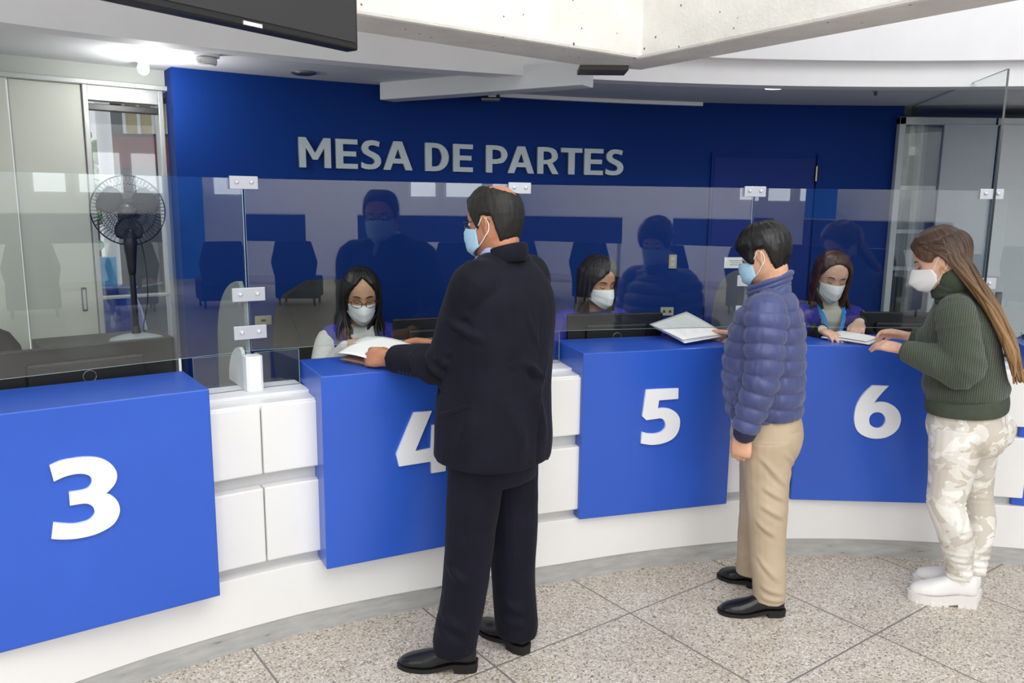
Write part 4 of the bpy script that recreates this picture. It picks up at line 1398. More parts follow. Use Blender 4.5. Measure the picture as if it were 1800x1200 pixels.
def face_bits(head, parent, skin_lid, brow_mat, lash_mat, look='down', brow=True):
    for sy in (1, -1):
        if look == 'open':
            mb = MB(); ellipsoid(mb, head.w1(0.0775, sy * 0.031, -0.004), (0.0105, 0.0115, 0.0105), np.array([head.F, head.L, head.U]), 16, 12)
            e = mb.build('eye', MAT_EYE, parent, smooth=True)
            mb = MB(); ellipsoid(mb, head.w1(0.0868, sy * 0.031, -0.006), (0.0022, 0.0052, 0.0052), np.array([head.F, head.L, head.U]), 14, 8)
            mb.build('iris', MAT_IRIS, e, smooth=True)
        mb = MB()
        P = [(0.078, sy * 0.016, -0.008), (0.0865, sy * 0.024, -0.0105), (0.0875, sy * 0.032, -0.0115), (0.083, sy * 0.040, -0.0095), (0.076, sy * 0.046, -0.006)]
        tube(mb, [head.w1(*p) for p in P], [0.0010, 0.0016, 0.0018, 0.0017, 0.001], n=8, sub=4)
        mb.build('eyelashes', lash_mat, parent, smooth=True)
        if brow:
            mb = MB()
            P = [(0.0905, sy * 0.013, 0.0155), (0.0915, sy * 0.023, 0.019), (0.0865, sy * 0.036, 0.021), (0.076, sy * 0.049, 0.016)]
            tube(mb, [head.w1(*p) for p in P], [(0.0022, 0.0018), (0.0030, 0.0022), (0.0026, 0.002), (0.0012, 0.001)], n=8, sub=4)
            mb.build('eyebrow', brow_mat, parent, smooth=True)


def spectacles(head, parent, mat, lens_mat=None, w=0.021, h=0.0155, z=-0.010, rim=0.0013, full=True):
    mb = MB()
    for sy in (1, -1):
        P = []
        for q in np.linspace(0, 2 * math.pi, 29):
            c, s = math.cos(q), math.sin(q)
            y = sy * (0.0335 + w * math.copysign(abs(c) ** 0.75, c))
            zz = z + h * math.copysign(abs(s) ** 0.75, s)
            P.append(head.w1(0.113 - 7.5 * (y) ** 2 if True else 0, y, zz))
        tube(mb, P, [rim] * len(P), n=8, sub=1, dome=False)
        P = [(0.113 - 7.5 * 0.0545 ** 2, sy * 0.0545, z + 0.006), (0.078, sy * 0.073, z + 0.008), (0.03, sy * 0.0775, z + 0.008), (-0.012, sy * 0.0815, z + 0.016), (-0.034, sy * 0.079, z - 0.004)]
        tube(mb, [head.w1(*p) for p in P], [0.0016] * 5, n=8, sub=3)
    P = [head.w1(0.112, 0.0125, z + 0.003), head.w1(0.1155, 0, z + 0.0055), head.w1(0.112, -0.0125, z + 0.003)]
    tube(mb, P, [rim] * 3, n=8, sub=4)
    o = mb.build('eyeglasses', mat, parent, smooth=True)
    if lens_mat:
        for sy in (1, -1):
            mb = MB()
            ring = []
            for q in np.linspace(0, 2 * math.pi, 24, endpoint=False):
                c, s = math.cos(q), math.sin(q)
                y = sy * (0.0335 + (w - 0.001) * math.copysign(abs(c) ** 0.75, c))
                ring.append(head.w1(0.1128 - 7.5 * y * y, y, z + (h - 0.001) * math.copysign(abs(s) ** 0.75, s)))
            mb.add(ring, [tuple(range(24))])
            mb.build('lens', lens_mat, o)
    return o


def locks(head, paths, r0, jitter, seed, n_each=1, flat=0.5, tip=0.25):
    """bundle of hair locks; paths: list of world polylines"""
    rng = np.random.default_rng(seed)
    mb = MB()
    for P in paths:
        P = np.array(P, float)
        for _ in range(n_each):
            j = rng.normal(size=3) * jitter
            k = np.linspace(0.2, 1.0, len(P))[:, None]
            Q = P + j * k + rng.normal(size=P.shape) * jitter * 0.25
            R = np.interp(np.linspace(0, 1, len(P)), [0, 0.15, 0.6, 1], [0.5, 1, 0.95, tip]) * r0 * rng.uniform(0.75, 1.2)
            tube(mb, Q, [(r, r * flat) for r in R], n=8, sub=4)
    return mb


def skin(name, hexcol):
    g = G(name)
    c = srgb(hexcol)
    v = g.coord('Object')
    nz = g.n('ShaderNodeTexNoise', Scale=28.0, Detail=5.0)
    g.l(v, nz.inputs['Vector'])
    lo = (c[0] * 0.88, c[1] * 0.82, c[2] * 0.80)
    hi = tuple(min(1, x * 1.08) for x in c)
    g.l(g.ramp(nz.outputs['Fac'], [(0.3, lo), (0.7, hi)]), g.b.inputs['Base Color'])
    g.b.inputs['Roughness'].default_value = 0.5
    g.b.inputs['Subsurface Weight'].default_value = 0.12
    g.b.inputs['Subsurface Radius'].default_value = (0.012, 0.005, 0.003)
    g.b.inputs['Subsurface Scale'].default_value = 1.0
    return g.m


def hair_mat(name, dark, light, scale=60, rough=0.42, grad=None):
    """fine strands plus a tone that differs from lock to lock; grad bleaches the ends"""
    g = G(name)
    v = g.coord('Object', (1, 1, 0.06))
    nz = g.n('ShaderNodeTexNoise', Scale=scale, Detail=4.0, Roughness=0.7)
    g.l(v, nz.inputs['Vector'])
    at = g.n('ShaderNodeAttribute', attribute_name='tone')
    mixf = g.n('ShaderNodeMath', operation='MULTIPLY_ADD')
    g.l(at.outputs['Fac'], mixf.inputs[0])
    mixf.inputs[1].default_value = 0.5
    hf = g.n('ShaderNodeMath', operation='MULTIPLY')
    g.l(nz.outputs['Fac'], hf.inputs[0])
    hf.inputs[1].default_value = 0.5
    g.l(hf.outputs[0], mixf.inputs[2])
    col = g.ramp(mixf.outputs[0], [(0.25, srgb(dark)), (0.75, srgb(light))])
    if grad:
        z0, z1, ends_dark, ends_light = grad
        tc = g.n('ShaderNodeTexCoord')
        sp = g.n('ShaderNodeSeparateXYZ')
        g.l(tc.outputs['Object'], sp.inputs[0])
        mr = g.n('ShaderNodeMapRange')
        g.l(sp.outputs[2], mr.inputs[0])
        mr.inputs[1].default_value, mr.inputs[2].default_value = z0, z1
        col2 = g.ramp(mixf.outputs[0], [(0.25, srgb(ends_dark)), (0.75, srgb(ends_light))])
        mx = g.n('ShaderNodeMix', data_type='RGBA')
        g.l(mr.outputs[0], mx.inputs[0])
        g.l(col2, mx.inputs[6])
        g.l(col, mx.inputs[7])
        col = mx.outputs[2]
    g.l(col, g.b.inputs['Base Color'])
    g.b.inputs['Roughness'].default_value = rough
    g.bump(nz.outputs['Fac'], 0.45, 0.004)
    return g.m


MAT_EYE = plain('eye_white', '#e8e4de', 0.25, 0.02)
MAT_IRIS = plain('iris_brown', '#2a1a10', 0.15, 0.05)
MAT_LASH = plain('lash_black', '#15100e', 0.6, 0.05)
MAT_MASK = plain('white_mask_fabric', '#f1f2f1', 0.8, 0.015, 40, bump=0.08, bscale=300)
MAT_SURG = plain('pale_blue_mask_fabric', '#a9cfe6', 0.8, 0.03, 40, bump=0.1, bscale=300)
MAT_LOOP = plain('white_elastic', '#eef0f0', 0.7, 0.02)
MAT_BLACK_LEATHER = plain('black_leather', '#0c0c0e', 0.28, 0.1, 30, bump=0.1, bscale=120)
MAT_BLACK_SOLE = plain('black_rubber', '#101010', 0.6, 0.1)
MAT_SPEC = plain('black_spectacle_frame', '#17181a', 0.3, 0.1)
LENS = glass_mat('spectacle_lens', 0.04, (0.96, 0.95, 0.98))
# ------------------------------------------------------------------ people: the six figures
def heading(phi):
    """unit facing vector and left vector for a heading in degrees from +x"""
    a = math.radians(phi)
    return V3(math.cos(a), math.sin(a), 0), V3(-math.sin(a), math.cos(a), 0)


def torso(mb, rings, n=26, expo=2.3):
    """rings: (x, y, z, half width, half depth, left vector angle deg)"""
    C = np.array([r[:3] for r in rings])
    A = catmull(np.array([[*r[:5], r[5]] for r in rings], float), 4)
    ang = np.linspace(0, 2 * np.pi, n, endpoint=False)
    V, F = [], []
    T = np.gradient(A[:, :3], axis=0)
    for i, a in enumerate(A):
        L = V3(-math.sin(math.radians(a[5])), math.cos(math.radians(a[5])), 0)
        t = unit(T[i])
        L = unit(L - t * (L @ t))
        Fv = np.cross(L, t)
        for q in ang:
            c, s = math.cos(q), math.sin(q)
            c = math.copysign(abs(c) ** (2 / expo), c)
            s = math.copysign(abs(s) ** (2 / expo), s)
            V.append(a[:3] + L * a[3] * c + Fv * a[4] * s)
    m = len(A)
    for i in range(m - 1):
        for j in range(n):
            F.append((i * n + j, i * n + (j + 1) % n, (i + 1) * n + (j + 1) % n, (i + 1) * n + j))
    V += [A[0][:3], A[-1][:3]]
    F += [(m * n, (j + 1) % n, j) for j in range(n)] + [(m * n + 1, (m - 1) * n + j, (m - 1) * n + (j + 1) % n) for j in range(n)]
    mb.add(V, F)


def shrink(rings, d):
    return [(x, y, z, max(0.03, w - d), max(0.03, q - d), a) for x, y, z, w, q, a in rings]


def neck_tube(mb, base, head, r0=0.062, r1=0.055):
    tube(mb, [base, base * 0.5 + head.w1(-0.022, 0, -0.10) * 0.5, head.w1(-0.022, 0, -0.075), head.w1(-0.02, 0, -0.03)], [r0, r1, r1 * 0.98, r1 * 0.9], n=18, sub=3)


# ---------------- the man in the dark suit
def man_in_suit():
    root = thing('person', 'balding man in a dark navy suit, glasses and pale blue mask at box 4', 'person', (-0.05, 2.86, 0))
    SK = skin('skin_tan', '#bd8463')
    head = Head((-0.068, 2.872, 1.637), 148, 9, 0, 1.0)
    bl = 146          # heading of the body
    F, L = heading(bl)
    shL, elL, wrL = V3(-0.128, 2.735, 1.425), V3(-0.235, 2.83, 1.14), V3(-0.474, 3.050, 1.102)
    shR, elR, wrR = V3(0.062, 3.020, 1.425), V3(-0.02, 3.19, 1.15), V3(-0.315, 3.285, 1.118)
    jack = [(-0.065, 2.865, 0.785, 0.232, 0.192, bl), (-0.062, 2.865, 0.86, 0.232, 0.196, bl), (-0.062, 2.87, 0.98, 0.222, 0.196, bl), (-0.055, 2.875, 1.10, 0.215, 0.186, bl),
            (-0.040, 2.88, 1.24, 0.226, 0.168, bl), (-0.030, 2.885, 1.36, 0.232, 0.150, bl), (-0.028, 2.888, 1.44, 0.185, 0.115, bl), (-0.030, 2.888, 1.485, 0.120, 0.085, bl), (-0.030, 2.880, 1.505, 0.092, 0.074, bl)]
    kL, aL = V3(-0.150, 2.775, 0.46), V3(-0.185, 2.742, 0.10)
    kR, aR = V3(0.012, 2.925, 0.46), V3(0.018, 2.905, 0.10)
    hipL, hipR = V3(-0.115, 2.795, 0.86), V3(-0.005, 2.945, 0.86)
    mb = MB()
    head.add_to(mb)
    neck_tube(mb, V3(-0.032, 2.888, 1.47), head, 0.070, 0.063)
    torso(mb, shrink(jack[1:-1], 0.035))
    for s, e, w in ((shL, elL, wrL), (shR, elR, wrR)):
        tube(mb, [s, s * 0.5 + e * 0.5, e, e * 0.5 + w * 0.5, w], [0.058, 0.050, 0.044, 0.041, 0.029], n=14)
    for h, k, a in ((hipL, kL, aL), (hipR, kR, aR)):
        tube(mb, [h, h * 0.5 + k * 0.5, k, k * 0.55 + a * 0.45, a], [0.085, 0.075, 0.058, 0.055, 0.04], n=14)
    foot_shape(mb, (-0.128, 2.737, 0), (-0.395, 2.758, 0))
    foot_shape(mb, (0.062, 2.850, 0), (-0.120, 3.045, 0))
    # left hand pinches the sheet, right hand steadies its far corner
    hand(mb, wrL, unit((-0.84, 0.54, 0.0)), unit((0.45, 0.66, -0.5)), (0, 0, 1), (30, 58, 38), 1.06, (0.85, 0.40, 0.45), 0.04)
    hand(mb, wrR, unit((-0.83, 0.50, 0.0)), unit((-0.35, -0.45, -0.8)), (-0.3, -0.6, 0.6), (22, 38, 26), 1.0, (0.8, 0.5, 0.2), 0.06)
    body = remesh('body', mb, 0.004, 3, SK, root)

    suit = G('navy_suit_cloth')
    v = suit.coord('Object')
    nz = suit.n('ShaderNodeTexNoise', Scale=9.0, Detail=4.0)
    suit.l(v, nz.inputs['Vector'])
    suit.l(suit.ramp(nz.outputs['Fac'], [(0.3, srgb('#10101b')), (0.7, srgb('#161625'))]), suit.b.inputs['Base Color'])
    suit.b.inputs['Roughness'].default_value = 0.75
    suit.b.inputs['Sheen Weight'].default_value = 0.03
    suit.b.inputs['Specular IOR Level'].default_value = 0.16
    wv = suit.n('ShaderNodeTexNoise', Scale=500.0)
    suit.l(v, wv.inputs['Vector'])
    suit.bump(wv.outputs['Fac'], 0.15, 0.001)
    SUIT = suit.m
    mb = MB()
    torso(mb, jack)
    for s, e, w in ((shL, elL, wrL), (shR, elR, wrR)):
        d = unit(w - e)
        ins = s + (V3(-0.03, 2.886, 1.43) - s) * 0.35
        tube(mb, [ins, s, s * 0.62 + e * 0.38, e + d * 0.0, e * 0.55 + w * 0.45, w - d * 0.036], [0.078, 0.084, 0.082, 0.076, 0.066, 0.056], n=20, sub=5, dome=False)
    nb = V3(-0.028, 2.886, 1.445)
    tube(mb, [shL + V3(0, 0, -0.005), shL * 0.5 + nb * 0.5 + [0, 0, 0.018], nb, shR * 0.5 + nb * 0.5 + [0, 0, 0.018], shR + V3(0, 0, -0.005)], [0.072, 0.075, 0.088, 0.075, 0.072], n=18, sub=4)

    def wr(co, no):
        d = 0.006 * fnoise(co, 6.0, 3.1, (1, 1, 0.7)) + 0.0025 * fnoise(co, 16.0, 1.7, (1, 1, 0.6))
        e = elL
        # creases round the bent elbow and from the armpit
        for k, (p, q) in enumerate([((-0.20, 2.76, 1.20), (-0.10, 2.76, 1.16)), ((-0.24, 2.77, 1.17), (-0.14, 2.76, 1.11)), ((-0.17, 2.72, 1.26), (-0.06, 2.75, 1.22)), ((-0.30, 2.80, 1.17), (-0.22, 2.78, 1.09)),
                                    ((-0.15, 2.69, 1.33), (-0.05, 2.76, 1.28)), ((-0.36, 2.87, 1.15), (-0.30, 2.86, 1.08)), ((0.0, 2.77, 1.33), (0.05, 2.80, 1.20)), ((-0.05, 2.74, 1.34), (-0.02, 2.72, 1.16)), ((-0.33, 2.84, 1.10), (-0.24, 2.78, 1.06)), ((0.03, 2.73, 1.16), (0.09, 2.78, 1.10)), ((-0.20, 2.73, 1.31), (-0.10, 2.71, 1.25))]):
            d += fold(co, p, q, 0.015, 0.022)
            d -= fold(co, np.array(p) + [0, 0, -0.026], np.array(q) + [0, 0, -0.026], 0.014, 0.015)
        for p, q in [((-0.02, 2.70, 1.02), (0.03, 2.72, 0.84)), ((0.06, 2.77, 1.05), (0.10, 2.80, 0.86)), ((-0.12, 2.70, 1.0), (-0.16, 2.69, 0.86)), ((0.10, 2.85, 1.20), (0.06, 2.76, 1.02))]:
            d += fold(co, p, q, 0.024, 0.016)
        # centre vent of the back
        vb = -F * 0.2 + V3(-0.062, 2.865, 0.8)
        d -= fold(co, vb + [0, 0, -0.04], vb + [0, 0, 0.22], 0.007, 0.010)
        d -= fold(co, -F * 0.19 + V3(-0.05, 2.87, 1.02), -F * 0.16 + V3(-0.03, 2.886, 1.40), 0.004, 0.0025)
        return d
    j = remesh('suit_jacket', mb, 0.0062, 9, SUIT, root, wr)
    # collar, lapel roll, pocket flap, cuff buttons
    mb = MB()
    c = V3(-0.034, 2.868, 1.505)
    P = [c + F * 0.080 * math.cos(q) + L * 0.081 * math.sin(q) + V3(0, 0, 0.010 - 0.018 * math.cos(q)) for q in np.linspace(1.75, 2 * math.pi - 1.75, 17)]
    tube(mb, P, [(0.026 + 0.008 * max(0.0, -math.cos(q)), 0.0085) for q in np.linspace(1.75, 2 * math.pi - 1.75, 17)], xdir=(0, 0, 1), n=12, sub=2)
    mb.build('collar', SUIT, j, smooth=True)
    def snap(p, d):
        from mathutils.bvhtree import BVHTree
        me = j.data
        if not hasattr(snap, 't'):
            snap.t = BVHTree.FromPolygons([v.co for v in me.vertices], [tuple(f.vertices) for f in me.polygons])
        hit = snap.t.ray_cast(Vector(p), Vector(d).normalized())
        return np.array(hit[0]) if hit[0] is not None else np.array(p, float)
    P = [snap((-0.245 + 0.095 * q, 2.40, 0.965 + 0.05 * q), (0.0, 1, 0)) for q in np.linspace(0, 1, 6)]
    mb = MB(); tube(mb, P, [(0.011, 0.004)] * 6, xdir=(0, 0, 1), n=10, sub=2); mb.build('pocket_flap', SUIT, j, smooth=True)
    for k in range(4):
        mb = MB(); ellipsoid(mb, snap((-0.415 + 0.015 * k, 2.5, 1.078), (0, 1, 0)), (0.006, 0.003, 0.006), nu=10, nv=6); mb.build('button', MAT_BLACK_SOLE, j, smooth=True)
    # shirt collar and cuff edge
    SH = plain('light_blue_shirt', '#b9c3ea', 0.75, 0.03, 30)
    mb = MB()
    P = [c + F * (0.080 * math.cos(q)) + L * 0.069 * math.sin(q) + V3(0, 0, 0.012 - 0.018 * math.cos(q)) for q in np.linspace(0.2, 2 * math.pi - 0.2, 21)]
    tube(mb, P, [(0.036 - 0.018 * max(0.0, -math.cos(q)), 0.006) for q in np.linspace(0.2, 2 * math.pi - 0.2, 21)], xdir=(0, 0, 1), n=12, sub=2)
    tube(mb, [c + F * 0.085 + L * 0.02 + V3(0, 0, -0.005), c + F * 0.12 + L * 0.035 + V3(0, 0, -0.06)], [(0.02, 0.006), (0.012, 0.004)], n=10, sub=1)
    mb.build('shirt_collar', SH, root, smooth=True)
    # trousers
    mb = MB()
    torso(mb, [(-0.062, 2.866, 0.70, 0.175, 0.135, bl), (-0.062, 2.866, 0.80, 0.190, 0.155, bl), (-0.062, 2.868, 0.92, 0.182, 0.150, bl), (-0.060, 2.87, 1.0, 0.17, 0.14, bl)])
    for h, k, a, cf in ((hipL, kL, aL, V3(-0.195, 2.742, 0.075)), (hipR, kR, aR, V3(0.030, 2.892, 0.062))):
        tube(mb, [h + [0, 0, -0.02], h * 0.6 + k * 0.4, k, k * 0.5 + a * 0.5, cf + [0, 0, 0.05], cf], [0.112, 0.104, 0.092, 0.084, 0.084, 0.080], n=20, sub=5, dome=False)

    def wt(co, no):
        d = 0.006 * fnoise(co, 5.0, 5.2, (1, 1, 0.5)) + 0.002 * fnoise(co, 16.0, 9.0)
        for p, q in [((-0.235, 2.70, 0.24), (-0.14, 2.67, 0.17)), ((-0.25, 2.71, 0.19), (-0.16, 2.67, 0.12)), ((-0.22, 2.70, 0.42), (-0.15, 2.69, 0.36)), ((-0.02, 2.84, 0.22), (0.06, 2.84, 0.17)), ((-0.03, 2.83, 0.15), (0.07, 2.86, 0.12))]:
            d += fold(co, p, q, 0.016, 0.015)
        return d
    remesh('trousers', mb, 0.0065, 4, SUIT, root, wt)
    shoe('shoe', root, (-0.118, 2.7355, 0), (-0.408, 2.760, 0), MAT_BLACK_LEATHER, MAT_BLACK_SOLE, 0.10, 0.066, 0.012, 0.026, 0.10)
    shoe('shoe', root, (0.068, 2.842, 0), (-0.125, 3.058, 0), MAT_BLACK_LEATHER, MAT_BLACK_SOLE, 0.10, 0.066, 0.012, 0.026, 0.10)
    # hair: short, greying, with a bare crown
    HM = hair_mat('greying_black_hair', '#0f0d0b', '#403a33', 80, 0.6)

    def th(u, z):
        au = np.abs((u + np.pi) % (2 * np.pi) - np.pi)
        line = np.interp(au, [0, 0.5, 0.80, 1.05, 1.22, 1.32, 1.42, 1.52, 1.85, 2.02, 2.3, math.pi], [0.078, 0.070, 0.052, 0.025, 0.0, -0.030, -0.012, 0.014, 0.012, -0.040, -0.082, -0.095])
        t = np.clip((z - line) / 0.012, -1, 1) * 0.0105
        P = head_surf(u, z)
        dx, dy = P[..., 0] + 0.040, P[..., 1] + 0.004
        bald = np.exp(-((dx / 0.052) ** 2 + (dy / 0.046) ** 2) ** 2) * (z > 0.04)
        return np.where(bald > 0.28, -0.006, np.where(t > 0, t * (1 - 0.8 * bald), -0.008))
    mb = MB(); head.shell(mb, th, seed=2.0, rough=0.0016)
    mb.build('hair', HM, root, smooth=True)
    mask_patch(head, 'face_mask', root, MAT_SURG, 'pleat', top=-0.010, chin=-0.118, strap_mat=MAT_LOOP)
    face_bits(head, root, SK, HM, MAT_LASH, 'open')
    spectacles(head, root, MAT_SPEC, LENS, z=-0.004)
    return root


man_in_suit()


# ---------------- the young man in the quilted jacket
def man_in_jacket():
    root = thing('person', 'black-haired man in a blue quilted jacket and beige trousers holding papers on box 5', 'person', (1.06, 3.3, 0))
    SK = skin('skin_warm', '#dfae90')
    head = Head((1.020, 3.300, 1.507), 142, 20, 0, 0.95)
    bl = 158
    F, L = heading(bl)
    shL, elL, wrL = V3(1.000, 3.145, 1.285), V3(0.985, 3.105, 1.04), V3(0.935, 3.125, 0.805)
    shR, elR, wrR = V3(1.105, 3.455, 1.285), V3(1.105, 3.545, 1.06), V3(1.055, 3.745, 1.098)
    tor = [(1.068, 3.30, 0.835, 0.178, 0.150, bl), (1.062, 3.30, 0.90, 0.190, 0.160, bl), (1.050, 3.30, 1.02, 0.192, 0.168, bl), (1.052, 3.30, 1.13, 0.190, 0.160, bl), (1.060, 3.30, 1.23, 0.190, 0.142, bl), (1.064, 3.302, 1.30, 0.165, 0.112, bl), (1.060, 3.302, 1.345, 0.105, 0.085, bl), (1.052, 3.302, 1.37, 0.078, 0.078, bl)]
    hipL, hipR = V3(1.055, 3.215, 0.78), V3(1.095, 3.375, 0.78)
    kL, aL = V3(1.068, 3.195, 0.43), V3(1.095, 3.180, 0.095)
    kR, aR = V3(1.090, 3.375, 0.43), V3(1.092, 3.425, 0.095)
    mb = MB()
    head.add_to(mb)
    neck_tube(mb, V3(1.058, 3.302, 1.33), head, 0.064, 0.058)
    torso(mb, shrink(tor, 0.045))
    for s, e, w in ((shL, elL, wrL), (shR, elR, wrR)):
        tube(mb, [s, s * 0.5 + e * 0.5, e, e * 0.5 + w * 0.5, w], [0.052, 0.045, 0.040, 0.037, 0.026], n=14)
    for h, k, a in ((hipL, kL, aL), (hipR, kR, aR)):
        tube(mb, [h, h * 0.5 + k * 0.5, k, k * 0.55 + a * 0.45, a], [0.075, 0.066, 0.052, 0.048, 0.036], n=14)
    foot_shape(mb, (1.14, 3.168, 0), (0.90, 3.18, 0))
    foot_shape(mb, (1.118, 3.415, 0), (0.998, 3.51, 0))
    hand(mb, wrL, unit((-0.12, 0.02, -1.0)), unit((0.42, 0.78, 0.0)), (-0.8, 0.3, 0), (42, 88, 62), 1.0, (0.8, 0.35, 0.45), 0.03)
    hand(mb, wrR, unit((-0.52, 0.80, -0.08)), unit((-0.45, -0.25, -0.85)), (-0.7, -0.5, 0.3), (24, 36, 26), 0.95, (0.85, 0.45, 0.05), 0.06)
    remesh('body', mb, 0.004, 3, SK, root)

    g = G('quilted_nylon')
    v = g.coord('Object')
    nz = g.n('ShaderNodeTexNoise', Scale=6.0, Detail=3.0)
    g.l(v, nz.inputs['Vector'])
    g.l(g.ramp(nz.outputs['Fac'], [(0.3, srgb('#3b4474')), (0.7, srgb('#485282'))]), g.b.inputs['Base Color'])
    g.b.inputs['Roughness'].default_value = 0.46
    g.b.inputs['Sheen Weight'].default_value = 0.2
    n2 = g.n('ShaderNodeTexNoise', Scale=45.0, Detail=3.0)
    g.l(g.coord('Object', (1, 1, 0.35)), n2.inputs['Vector'])
    g.bump(n2.outputs['Fac'], 0.30, 0.006)
    QU = g.m
    NAVY = plain('navy_binding', '#1d2140', 0.5, 0.05)
    mb = MB()
    torso(mb, tor, n=30)
    arms = []
    for s, e, w in ((shL, elL, wrL), (shR, elR, wrR)):
        d = unit(w - e)
        ins = s + (V3(1.06, 3.30, 1.29) - s) * 0.4
        tube(mb, [ins, s, s * 0.55 + e * 0.45, e, e * 0.5 + w * 0.5, w - d * 0.006], [0.078, 0.086, 0.080, 0.072, 0.064, 0.052], n=20, sub=6, dome=False)
        arms.append((s, e, w))
    nb = V3(1.060, 3.302, 1.285)
    tube(mb, [shL, shL * 0.5 + nb * 0.5 + [0, 0, 0.012], nb, shR * 0.5 + nb * 0.5 + [0, 0, 0.012], shR], [0.072, 0.078, 0.090, 0.078, 0.072], n=18, sub=4)

    def quilt(co, no):
        # length coordinate: along each sleeve, or down the body
        best = np.full(len(co), 1e9)
        par = np.zeros(len(co))
        for s, e, w in arms:
            L0 = np.linalg.norm(e - s)
            for a, b, off in ((s, e, 0), (e, w, L0)):
                d = b - a
                t = np.clip(((co - a) @ d) / (d @ d), 0, 1)
                q = np.linalg.norm(co - (a + t[:, None] * d), axis=1) - 0.085
                m = q < best
                best = np.where(m, q, best)
                par = np.where(m, off + t * np.linalg.norm(d), par)
        body_par = co[:, 2]
        on_arm = best < 0.012
        coord = np.where(on_arm, par, body_par - 0.83)
        per = np.where(on_arm, 0.062, 0.066)
        wob = 0.006 * fnoise(co, 9.0, 4.0)
        ph = (coord + wob) / per
        k = np.abs(np.sin(np.pi * ph)) ** 0.55
        d = 0.013 * (k - 0.8)
        d += 0.0035 * fnoise(co, 16.0, 2.0) + 0.003 * fnoise(co, 30.0, 6.0, (1.6, 1.6, 0.5)) * k
        # sleeve seam
        d -= np.exp(-((best - 0.012) / 0.008) ** 2) * 0.004
        return d
    j = remesh('quilted_jacket', mb, 0.0058, 2, QU, root, quilt)
    mb = MB()
    c = head.o * 0.35 + V3(1.056, 3.302, 1.36) * 0.65
    for k in range(3):
        P = [V3(1.052, 3.302, 1.355 + 0.021 * k) + F * (0.072 + 0.004 * k) * math.cos(q) + L * 0.072 * math.sin(q) + V3(0, 0, -0.035 * math.cos(q)) for q in np.linspace(0.12, 2 * math.pi - 0.12, 21)]
        tube(mb, P, [(0.012, 0.0145)] * 21, n=12, sub=2)
    mb.build('collar', QU, j, smooth=True)
    mb = MB()
    zp = [V3(0.925, 3.185, 0.985), V3(0.918, 3.20, 0.92), V3(0.925, 3.20, 0.855)]
    tube(mb, [V3(0.930, 3.160, 0.99), V3(0.926, 3.165, 0.92), V3(0.938, 3.172, 0.86)], [0.004] * 3, n=8, sub=3)
    mb.build('pocket_zip', NAVY, j, smooth=True)
    for s, e, w in arms:
        d = unit(w - e)
        mb = MB(); tube(mb, [w - d * 0.012, w - d * 0.001], [0.049, 0.047], n=20, sub=1); mb.build('cuff', NAVY, j, smooth=True)
    g = G('beige_chino')
    v = g.coord('Object')
    nz = g.n('ShaderNodeTexNoise', Scale=7.0, Detail=4.0)
    g.l(v, nz.inputs['Vector'])
    g.l(g.ramp(nz.outputs['Fac'], [(0.3, srgb('#b6a288')), (0.7, srgb('#c3b096'))]), g.b.inputs['Base Color'])
    g.b.inputs['Roughness'].default_value = 0.85
    CH = g.m
    mb = MB()
    torso(mb, [(1.075, 3.295, 0.66, 0.150, 0.125, bl), (1.078, 3.295, 0.74, 0.170, 0.148, bl), (1.075, 3.298, 0.82, 0.165, 0.140, bl), (1.068, 3.30, 0.90, 0.155, 0.13, bl)])
    ellipsoid(mb, V3(1.125, 3.27, 0.745), (0.085, 0.12, 0.10))
    for h, k, a in ((hipL, kL, aL), (hipR, kR, aR)):
        tube(mb, [h + [0, 0, -0.03], h * 0.6 + k * 0.4, k, k * 0.5 + a * 0.5, a + [0, 0, 0.02], a + [0, 0, -0.035]], [0.108, 0.098, 0.082, 0.073, 0.068, 0.066], n=20, sub=5, dome=False)

    def wc(co, no):
        d = 0.0035 * fnoise(co, 7.0, 8.2) + 0.0018 * fnoise(co, 18.0, 2.0, (1, 1, 1.6))
        for p, q in [((1.03, 3.10, 0.66), (1.12, 3.13, 0.58)), ((1.01, 3.10, 0.58), (1.12, 3.12, 0.52)), ((1.02, 3.12, 0.50), (1.12, 3.12, 0.44)), ((1.00, 3.13, 0.43), (1.08, 3.11, 0.37)),
                     ((1.02, 3.13, 0.27), (1.10, 3.12, 0.18)), ((1.03, 3.12, 0.15), (1.14, 3.13, 0.11)), ((1.04, 3.12, 0.10), (1.15, 3.14, 0.085)), ((1.10, 3.12, 0.72), (1.17, 3.20, 0.64)), ((1.00, 3.12, 0.70), (1.08, 3.10, 0.63))]:
            d += fold(co, p, q, 0.012, 0.0075)
            d -= fold(co, np.array(p) + [0, 0, -0.02], np.array(q) + [0, 0, -0.02], 0.012, 0.005)
        # back pocket line
        d -= fold(co, (1.115, 3.145, 0.795), (1.185, 3.20, 0.79), 0.0045, 0.004)
        return d
    remesh('trousers', mb, 0.006, 3, CH, root, wc)
    shoe('shoe', root, (1.158, 3.166, 0), (0.888, 3.181, 0), MAT_BLACK_LEATHER, MAT_BLACK_SOLE, 0.095, 0.062, 0.011, 0.022, 0.092, 3.0)
    shoe('shoe', root, (1.134, 3.402, 0), (0.975, 3.530, 0), MAT_BLACK_LEATHER, MAT_BLACK_SOLE, 0.095, 0.062, 0.011, 0.022, 0.092, 3.0)
    HM = hair_mat('black_hair', '#060505', '#221e1b', 55, 0.38)

